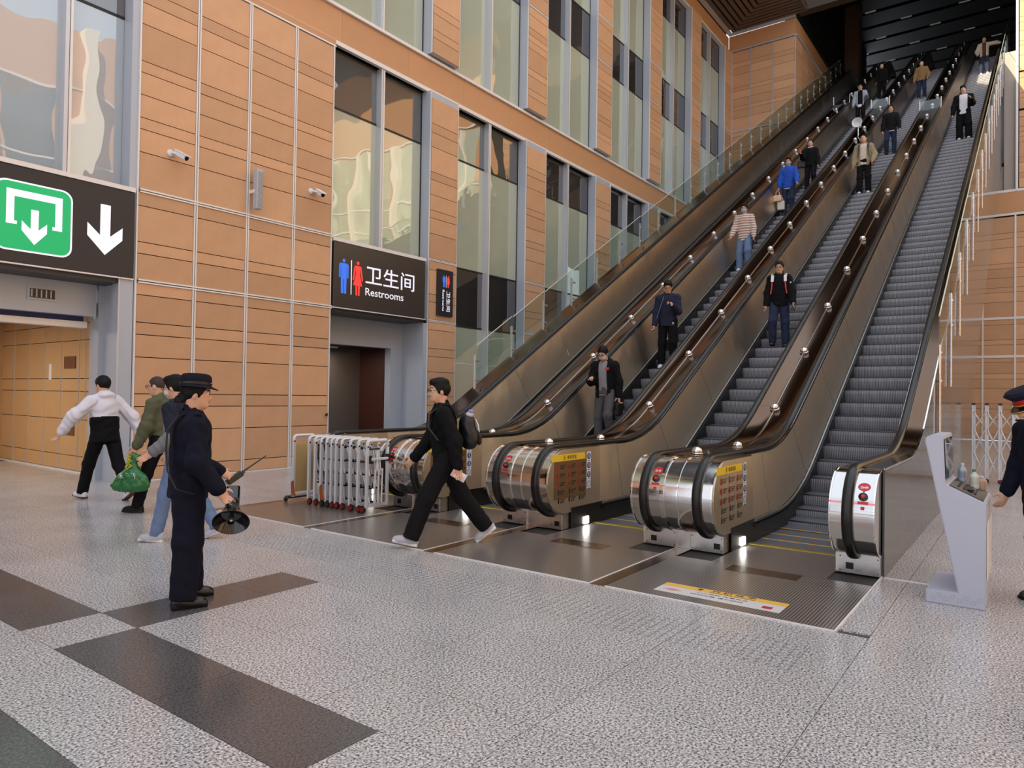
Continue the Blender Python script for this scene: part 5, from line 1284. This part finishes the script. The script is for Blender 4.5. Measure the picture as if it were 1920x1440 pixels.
r5=rider('woman rider in a black jacket with white hood behind the man in blue',23.2,5.62,1.66,hd=184,female=True,legL=(14,24,3),armR=(24,12,90),armL=(2,12,16),hair='tied',top=[tee(WHT,hem=.2,pad=.022,collar=.05,hood=True),jk(BLK,hem=-.08,pad=.032,collar=0)],pants=(BLK2,1.05),shoes=B_SHOE)
r6=rider('rider in a pale denim jacket over a black shirt, high on the third escalator',31.4,5.72,1.72,hd=186,legL=(10,20,3),armL=(22,12,70),armR=(4,12,14),headpitch=14,glasses=True,hair='short',top=[tee(BLK,collar=.03,pad=.014),tee(WHT,hem=-.16,pad=.012,zmax=-.02),jk(DENL,open=.08,pad=.034,hem=-.10,collar=.02)],pants=(BLK,1.1),shoes=WB_SHOE)
r7=rider('masked rider all in black near the top of the third escalator',36.2,5.70,1.70,hd=184,legL=(8,14,3),mask=MASKW,hair='short',top=[jk(BLK,hem=-.10,pad=.034)],pants=(BLK,1.1),shoes=B_SHOE)
r8=rider('woman rider in a black jacket with white rucksack straps and dark jeans',13.45,3.80,1.62,hd=190,female=True,legR=(18,32,3),legL=(2,4,3),armL=(8,16,20),armR=(2,12,14),headpitch=10,glasses=True,hair='tied',top=[jk(BLK,hem=-.10,pad=.036,collar=.06)],pants=(DJEAN,1.15),shoes=B_SHOE)
r9=rider('rider in a beige jacket and cream shirt with a hand in his pocket',22.1,3.92,1.73,hd=184,legL=(4,8,3),armL=(0,22,38),armR=(4,12,12),hair='buzz',headroll=6,top=[tee(CREAM,pad=.014,hem=-.08),jk(BEIGE,open=.075,pad=.040,hem=-.11,collar=.03)],pants=(BLK2,1.2),shoes=W_SHOE,inL=.35)
r10=rider('rider in a dark zip jacket and dark jeans on the second escalator',26.0,3.80,1.68,hd=186,legR=(16,30,3),armL=(8,14,16),armR=(2,10,14),glasses=True,hair='short',headpitch=8,top=[tee(WHT,hem=-.11,pad=.02,zmax=0),jk(BLK2,hem=-.085,pad=.032,collar=.05)],pants=(DJEAN,1.05),shoes=B_SHOE)
r11=rider('rider in a khaki jacket and jeans near the top of the second escalator',34.2,3.86,1.68,hd=184,legL=(8,16,3),armR=(2,14,16),armL=(2,20,36),hair='buzz',top=[jk(KHAKI,hem=-.08,pad=.042,collar=.04)],pants=(DJEAN,1.1),shoes=WB_SHOE,inL=.3)
r12=rider('rider in an open black jacket and white shirt on the far right escalator',26.1,1.80,1.74,hd=182,legL=(8,14,5),armL=(20,12,92),armR=(2,14,12),headroll=5,headpitch=8,hair='full',build=1.1,top=[tee(WHT,pad=.022,hem=-.10),jk(BLK,open=.10,pad=.038,hem=-.09,collar=.02)],pants=(BLK,1.45),shoes=W_SHOE,inL=.3)
r13=rider('rider in a cream jacket and brown shirt with one elbow raised',37.0,1.78,1.68,hd=182,legL=(6,12,4),armL=(20,88,40),armR=(4,22,40),hair='buzz',top=[tee(BROWN,pad=.018,hem=-.08),jk(CREAM,open=.07,pad=.040,hem=-.09,collar=.03)],pants=(DJEAN,1.2),shoes=W_SHOE,inR=.3)
# ================================================================== UNIFORM DETAILS
def local_child(m,name,mt,A,sm=True):
    return m.build(name,mt,A['P'],sm)
def hat_brim(A):
    hp,S=A['hp'],A['S']; RH=A['RH']; m=MB(); n=28
    def ring(r,z,ex=1.0,dz=0): return [tuple(hp(-.01+r*1.06*math.cos(2*math.pi*k/n),r*.95*math.sin(2*math.pi*k/n),z+dz*math.cos(2*math.pi*k/n)+.012*abs(math.sin(2*math.pi*k/n)))) for k in range(n)]
    rs=[ring(.098,.055),ring(.150,.042,dz=-.010),ring(.155,.047,dz=-.010),ring(.104,.065),ring(.108,.10),ring(.104,.135),ring(.092,.150),ring(.05,.148)]
    for r in rs: m.v+=r
    for i in range(len(rs)-1):
        for k in range(n): m.f.append((i*n+k,i*n+(k+1)%n,(i+1)*n+(k+1)%n,(i+1)*n+k)); m.m.append(0)
    m.f.append(tuple((len(rs)-1)*n+k for k in range(n))); m.m.append(0); m.f.append(tuple(k for k in range(n))); m.m.append(0)
    o=local_child(m,'brimmed_hat',cloth('navy felt',(20,20,34)),A)
    b=MB(); q=[ring(.1085,.068),ring(.1090,.088)]; b.v+=q[0]+q[1]
    for k in range(n): b.f.append((k,(k+1)%n,n+(k+1)%n,n+k)); b.m.append(0)
    b.build('hat_band',mat('black hat ribbon',(14,13,18),rough=.4),o)
    b=MB(); c=hp(.098,-.03,.085); b.lathe([(0,-.012),(.014,0),(0,.012)],10,origin=c); b.build('hat_badge',mat('hat badge',(150,40,44),rough=.3),o)
hat_brim(p4)
def peaked_cap(A):
    hp=A['hp']; n=28; m=MB()
    def ring(r,z,tl=0): return [tuple(hp(-.012+r*1.05*math.cos(2*math.pi*k/n),r*.92*math.sin(2*math.pi*k/n),z+tl*math.cos(2*math.pi*k/n))) for k in range(n)]
    rs=[ring(.100,.040,.006),ring(.104,.042,.006),ring(.106,.085,.012),ring(.138,.118,.022),ring(.142,.126,.022),ring(.120,.150,.018),ring(.05,.154,.008)]; tags=[0,1,0,0,0,0]
    for r in rs: m.v+=r
    for i in range(len(rs)-1):
        for k in range(n): m.f.append((i*n+k,i*n+(k+1)%n,(i+1)*n+(k+1)%n,(i+1)*n+k)); m.m.append(tags[i])
    m.f.append(tuple((len(rs)-1)*n+k for k in range(n))); m.m.append(0)
    o=local_child(m,'peaked_cap',[cloth('cap navy',(22,22,38)),mat('cap red band',(176,26,34),rough=.6)],A)
    v=MB(); q0=[];q1=[];q2=[]
    for k in range(13):
        t=rad(-62+124*k/12); q0.append(tuple(hp(-.012+.108*math.cos(t),.098*math.sin(t),.046))); q1.append(tuple(hp(-.012+.108*math.cos(t)+.060*math.cos(t)**.7,.110*math.sin(t),.018))); q2.append(tuple(hp(-.012+.108*math.cos(t)+.058*math.cos(t)**.7,.108*math.sin(t),.010)))
    v.v+=q0+q1+q2
    for k in range(12): v.f+=[(k,k+1,14+k,13+k),(13+k,14+k,27+k,26+k),(26+k,27+k,k+1,k)]; v.m+=[0]*3
    v.build('peak',mat('glossy peak',(14,14,16),rough=.15),o,True)
    g=MB(); g.tube([hp(-.012+.114*math.cos(rad(a)),.103*math.sin(rad(a)),.052) for a in range(-70,71,10)],.006,6); g.build('gold_cord',mat('gold cord',(206,160,70),rough=.35,metal=.6),o,True)
    g=MB(); g.tube([Vector(q)+Vector((0,0,.002)) for q in q1[2:11]],.005,6); g.build('gold_trim',MAT['gold cord'],o,True)
peaked_cap(p6)
def buttons(A,arm):
    S=A['S']; el,wr=arm[1],arm[2]; m=MB(); d=(wr-el)/np.linalg.norm(wr-el); side=np.cross(d,np.array([1.,0,0])); side/=np.linalg.norm(side)
    out=side*(1 if arm is A['AL'] else -1)
    back=np.cross(out,d)
    for k in range(3):
        c=wr-d*(.03+.028*k)*S+(out*.8-back*0.2)*.052*S; m.lathe([(0,-.008),(.008,-.004),(.008,.004),(0,.008)],8,origin=c)
    local_child(m,'cuff_button',mat('gold button',(214,170,84),rough=.25,metal=.8),A)
buttons(p4,p4['AR']); buttons(p6,p6['AL'])
def epaulette(A):
    for s in (1,-1):
        a=A['sh'][s]; m=MB(); c=a+A['up']*.078*A['S']; R=A['RT']
        vs=[c+R@np.array([x,y,z])*A['S'] for x in (-.025,.025) for y in (-.065,.055) for z in (-.006,.006)]
        m.add([tuple(v) for v in vs],[(0,1,3,2),(4,5,7,6),(0,1,5,4),(2,3,7,6),(0,2,6,4),(1,3,7,5)]); local_child(m,'epaulette',NAVY,A,False)
epaulette(p4); epaulette(p6)
# ================================================================== THINGS PEOPLE CARRY
def hand_pt(A,arm,ext=.09): 
    w=arm[2]+arm[3]*ext*A['S']; return world(A,w)
# green shopping bag with grapes
hb_=hand_pt(p2,p2['AL'],.10); bag=empty('shopping_bag',(hb_.x,hb_.y,hb_.z-.46),rad(126),'green plastic shopping bag hanging from the hand of the man in olive','bag')
q=[cone((0,0,.46),(.0,0,.38),.014,.035),ell((0,0,.13),(.20,.085,.14)),ell((.03,0,.07),(.225,.085,.075)),cone((0,0,.38),(0,0,.20),.035,.11),cone((-.02,0,.46),(-.10,0,.40),.014,.035)]
for e_ in q: e_['k']=.06
GB=mat('green plastic',(24,104,48),rough=.3,spec=.6,bump=(14,.8,.03))
VF=grow(q,.009,.06,planes=[((0,0,-1.),(0,0,.005))],fold=.006,seed=2); skin_obj('bag_body',VF,q,GB,bag)
text('bag_print','禾 生 活',.05,M_STICKW,bag,(.11,.097,.17),(-1,0,0),(0,0,1),width=.20,height=.07,extrude=.0005)
gr_=empty('grape_bunch',(0,0,0),0,'bunch of yellow green grapes at the mouth of the shopping bag','grapes'); random.seed(3); gme=MB().lathe([(0,-.014),(.0098,-.0098),(.014,0),(.0098,.0098),(0,.014)],8).mesh('grape',mat('green grapes',(168,170,60),rough=.25),True)
for k in range(42):
    t=random.random(); c=Vector((.01+random.uniform(-.05,.04)*(1.1-t),.06+random.uniform(-.02,.03),.26+t*.19)); r=.014
    o=bpy.data.objects.new('grape',gme); link(o,gr_); o.location=c
gr_.location=bag.location; gr_.rotation_euler=bag.rotation_euler
# megaphone and radio of the officer
hm=hand_pt(p4,p4['AR'],.10)
mg=empty('megaphone',(hm.x+.02,hm.y-.03,hm.z-.10),rad(-125),'glossy black megaphone hanging at the hip of the officer in the brimmed hat','megaphone')
GL=mat('glossy black plastic',(12,12,13),rough=.12,spec=.7)
m=MB(); m.lathe([(.040,-.20),(.045,-.10),(.050,-.05),(.070,0),(.118,.07),(.122,.075),(.118,.078),(.066,.0),(.0,-.02)],30,axis='x'); o=m.build('horn',GL,mg,True); o.rotation_euler=(0,rad(38),0)
m=MB(); m.lathe([(0,.052),(.018,.05),(.02,.03),(.01,-.02)],14,axis='x'); c=m.build('core',M_GREYD,o,True)
m=MB(); m.lathe([(0,.0),(.010,.0),(.010,-.006),(0,-.006)],12,axis='x',origin=(.058,0,0)); m.build('horn_badge',M_CHROME,o,True)
m=MB(); m.bbox(-.24,-.10,-.045,.045,-.05,.05,.012); m.build('battery_case',GL,o)
m=MB(); m.tube([(-.16,0,-.05),(-.15,0,-.13),(-.12,0,-.14)],.014,8); m.build('grip',GL,o,True)
m=MB(); m.tube([hand_pt(p4,p4['AR'],.06)+Vector((0,0,0)),Vector(mg.location)+Vector((0,0,.06))],.006,6); 
o2=m.build('clip',M_CHROME,mg,True); o2.matrix_parent_inverse=mg.matrix_world.inverted() if False else Matrix.Translation((0,0,0)); bpy.context.view_layer.update(); o2.matrix_world=Matrix.Identity(4)
# shoulder strap
A=p4; S=A['S']; sp0=A['spine']; pts=[sp0(.50,.06,-.11),sp0(.535,.0,-.11),sp0(.51,-.115,-.10),sp0(.40,-.182,-.10),sp0(.25,-.186,-.125),sp0(.10,-.172,-.165),sp0(-.02,-.12,-.235),sp0(-.06,.0,-.26)]
def ribbon(pts,w,wd,mt,name,parent,th=.004):
    m=MB(); 
    for p in pts:
        p=np.array(p); 
        for a,b in ((-w/2,-th),(w/2,-th),(w/2,th),(-w/2,th)): m.v.append(tuple(p+np.array(wd)*a+np.array([0,0,0])+np.cross(np.array(wd),np.array([0,0,1.]))*b))
    for i in range(len(pts)-1):
        for k in range(4): m.f.append((i*4+k,i*4+(k+1)%4,i*4+4+(k+1)%4,i*4+4+k)); m.m.append(0)
    return m.build(name,mt,parent)
ribbon(pts,.040,A['lf'],mat('black webbing',(18,18,20),rough=.7),'shoulder_strap',A['P'])
hl_=hand_pt(p4,p4['AL'],.07); rd=empty('walkie_talkie',(hl_.x,hl_.y,hl_.z-.06),rad(-20),'black two way radio with long aerial in the hand of the officer in the hat','radio')
m=MB(); m.bbox(-.02,.02,-.03,.03,0,.13,.006); o=m.build('radio_body',M_BLACK,rd); o.rotation_euler=(rad(-10),rad(58),0)
m=MB(); m.tube([(0,.015,.13),(0,.015,.19),(0,.015,.36)],[.009,.006,.004],8); m.build('aerial',M_BLACK,o,True)
m=MB(); m.lathe([(.009,.13),(.009,.15),(0,.15)],10,origin=(0,-.015,0)); m.build('dial',M_GREYD,o,True)
# phone of the striding man
def phone(A,arm,label,mt,ext=.085,rot=(0,0,0)):
    h_=hand_pt(A,arm,ext); o=MB().bbox(-.04,.04,-.005,.005,-.075,.075,.004).build('phone',mt); o.location=h_; o.rotation_euler=(rad(rot[0]),rad(rot[1]),A['P'].rotation_euler.z+rad(rot[2])); tag(o,label,'phone'); return o
phone(p5,p5['AL'],'white phone in the hand of the striding man in black',M_WHITE,.09,(0,60,0))
phone(r2,r2['AL'],'dark phone in the hand of the rider in navy denim',M_BLACK,.10,(0,-60,0))
phone(r12,r12['AL'],'dark phone held by the rider in the open black jacket and white shirt',M_BLACK,.09,(0,-60,0))
phone(r8,r8['AL'],'dark phone at the side of the woman with white straps',M_BLACK,.10,(0,10,90))
# rucksack of the striding man
A=p5; c=world(A,A['spine'](.27,-.245)); bp_=empty('backpack',(c.x,c.y,c.z-.20),A['P'].rotation_euler.z,'black rucksack on the back of the striding man','backpack')
q=[ell((0,0,.17),(.085,.14,.17)),ell((-.03,0,.10),(.085,.13,.10)),ell((.02,0,.27),(.06,.11,.10))]; RS=mat('black nylon',(20,20,24),rough=.45)
VF=grow(q,.010,.05,fold=.004,seed=4); skin_obj('rucksack_body',VF,q,RS,bp_)
m=MB(); m.bbox(-.135,-.09,-.09,.09,.04,.15,.02); m.build('front_pocket',RS,bp_)
m=MB(); m.tube([(.0,.03,.37),(-.02,0,.42),(.0,-.03,.37)],.008,6); m.build('top_loop',RS,bp_,True)
m=MB(); m.tube([(-.07,.05,.30),(-.10,.06,.24),(-.11,.055,.17)],.005,6); m.tube([(-.07,.06,.30),(-.095,.075,.24),(-.10,.08,.19)],.005,6); m.build('white_cord',M_WHITE,bp_,True)
q=[ell((-.01,.07,.345),(.04,.032,.03),None,0),ell((-.02,.075,.375),(.03,.03,.022),None,1)]; VF=grow(q,.006,.01); skin_obj('plush_charm',VF,q,[cloth('plush white',(206,198,190)),cloth('plush lilac',(130,140,190))],bp_)
for s in (1,-1):
    pts=[A['spine'](.40,-.16,s*.10),A['spine'](.515,-.10,s*.115),A['spine'](.545,.0,s*.12),A['spine'](.46,.135,s*.125),A['spine'](.33,.158,s*.14),A['spine'](.20,.08,s*.20),A['spine'](.14,-.12,s*.15)]
    o=ribbon(pts,.045,A['lf'],RS,'shoulder_strap',A['P'],.006)
def straps(A,mt,label,rs=True,red=False):
    for s in (1,-1):
        pts=[A['spine'](.50,-.10,s*.115),A['spine'](.548,.0,s*.12),A['spine'](.48,.118,s*.118),A['spine'](.38,.150,s*.122)]
        ribbon(pts,.050,A['lf'],mt,'rucksack_strap',A['P'],.007)
        pts=[A['spine'](.38,.150,s*.122),A['spine'](.26,.150,s*.13),A['spine'](.14,.135,s*.15)]
        ribbon(pts,.022,A['lf'],mat('red webbing',(196,60,62),rough=.7) if red else mt,'lower_strap',A['P'],.005)
    c=world(A,A['spine'](.27,-.25)); b=empty('backpack',(c.x,c.y,c.z-.2),A['P'].rotation_euler.z,label,'backpack')
    q=[ell((0,0,.18),(.09,.15,.19)),ell((-.03,0,.10),(.08,.13,.10))]; VF=grow(q,.016,.05); skin_obj('rucksack_body',VF,q,mt,b)
    m=MB(); m.bbox(-.13,-.09,-.09,.09,.04,.15,.02); m.build('front_pocket',mt,b)
straps(r8,mat('white straps',(220,218,216),rough=.7),'white rucksack on the back of the woman in black',red=True)
straps(r9,RS,'dark rucksack on the back of the rider in beige')
# badge marks
m=MB(); A=r8; c=A['AL'][0]+(A['AL'][1]-A['AL'][0])*.35; c=c+A['RT']@np.array([.075,.03,0]); m.lathe([(0,-.02),(.02,0),(0,.02)],12,origin=c); m.build('sleeve_badge',M_WHITE,A['P'],True)
A=r1; m=MB(); c=A['spine'](.40,.145,.10); m.box(c[0],c[0]+.012,c[1]-.03,c[1]+.03,c[2]-.022,c[2]+.022); m.build('chest_patch',mat('red patch',(206,40,44),rough=.6),A['P'])
A=r2; m=MB(); hip,kn,an,RF,s=A['feet'][0]; c=hip+(kn-hip)*.12+np.array([.105,.03,0]); m.box(c[0],c[0]+.006,c[1]-.02,c[1]+.02,c[2]+.012,c[2]+.018); m.box(c[0],c[0]+.006,c[1]-.02,c[1]+.02,c[2]-.018,c[2]-.012); m.box(c[0],c[0]+.006,c[1]-.006,c[1]+.006,c[2]-.012,c[2]+.012); m.build('trouser_logo',M_WHITE,A['P'])
A=r2; pts=[A['spine'](.54,.0,-.08),A['spine'](.46,.125,-.06),A['spine'](.25,.145,-.13),A['spine'](.05,.12,-.20)]; ribbon(pts,.018,A['lf'],mat('blue cord',(70,92,130),rough=.7),'bag_strap',A['P'])
# bags of the rider in blue
h4=hand_pt(r4,r4['AR'],.10)
def tote(x,y,z,w,hh,mt,label):
    b=empty('handbag',(x,y,z-hh-.14),rad(96),label,'bag'); q=[rbox((0,0,hh/2),(w/2-.02,.035,hh/2-.02),np.eye(3),.02)]; VF=grow(q,.012,.01,fold=.003,seed=3); skin_obj('bag_body',VF,q,mt,b)
    m=MB()
    for yy in (-.02,.02): m.tube([(-w*.25,yy,hh-.01),(-w*.2,yy,hh+.09),(0,yy*.3,hh+.14),(w*.2,yy,hh+.09),(w*.25,yy,hh-.01)],.007,6)
    m.build('bag_handle',mt,b,True)
tote(h4.x-.02,h4.y+.02,h4.z,.22,.18,mat('beige leather',(214,178,150),rough=.5),'small beige handbag held by the rider in the blue jacket')
tote(h4.x+.05,h4.y-.06,h4.z-.16,.20,.26,mat('white paper bag',(206,200,186),rough=.6),'white bag hanging below the beige handbag of the rider in blue')
h5=hand_pt(r5,r5['AR'],.05); b5=world(r5,r5['spine'](-.02,.02,-.26)); tote(b5.x,b5.y,b5.z+.3,.26,.22,RS,'dark shoulder bag beside the woman with the white hood')
h1=hand_pt(r1,r1['AL'],.09); m=MB(); m.bbox(-.10,.10,-.03,.03,-.24,-.02,.02); m.tube([(-.05,0,-.03),(0,0,.02),(.05,0,-.03)],.008,6); o=m.build('small_bag',RS); o.location=h1; tag(o,'small black pouch in the hand of the lowest rider','bag')
# white loudhailer fixed on the second deck beside the rider in beige
x=24.9; lo=empty('deck_loudhailer',(x,4.609,rail_z(x)-.02),rad(180),'white loudhailer standing on the deck beside the rider in beige','loudhailer')
m=MB(); m.lathe([(.05,-.16),(.055,-.06),(.08,.02),(.15,.14),(.156,.145),(.14,.14),(.06,.0),(0,-.02)],24,axis='x',origin=(0,0,.42)); m.build('horn',M_WHITE,lo,True)
m=MB(); m.bbox(-.26,-.14,-.06,.06,.36,.48,.015); m.build('case',M_WHITE,lo); m=MB(); m.tube([(-.05,0,0),(-.05,0,.38)],.016,8); m.build('stand',M_CHROME,lo,True)
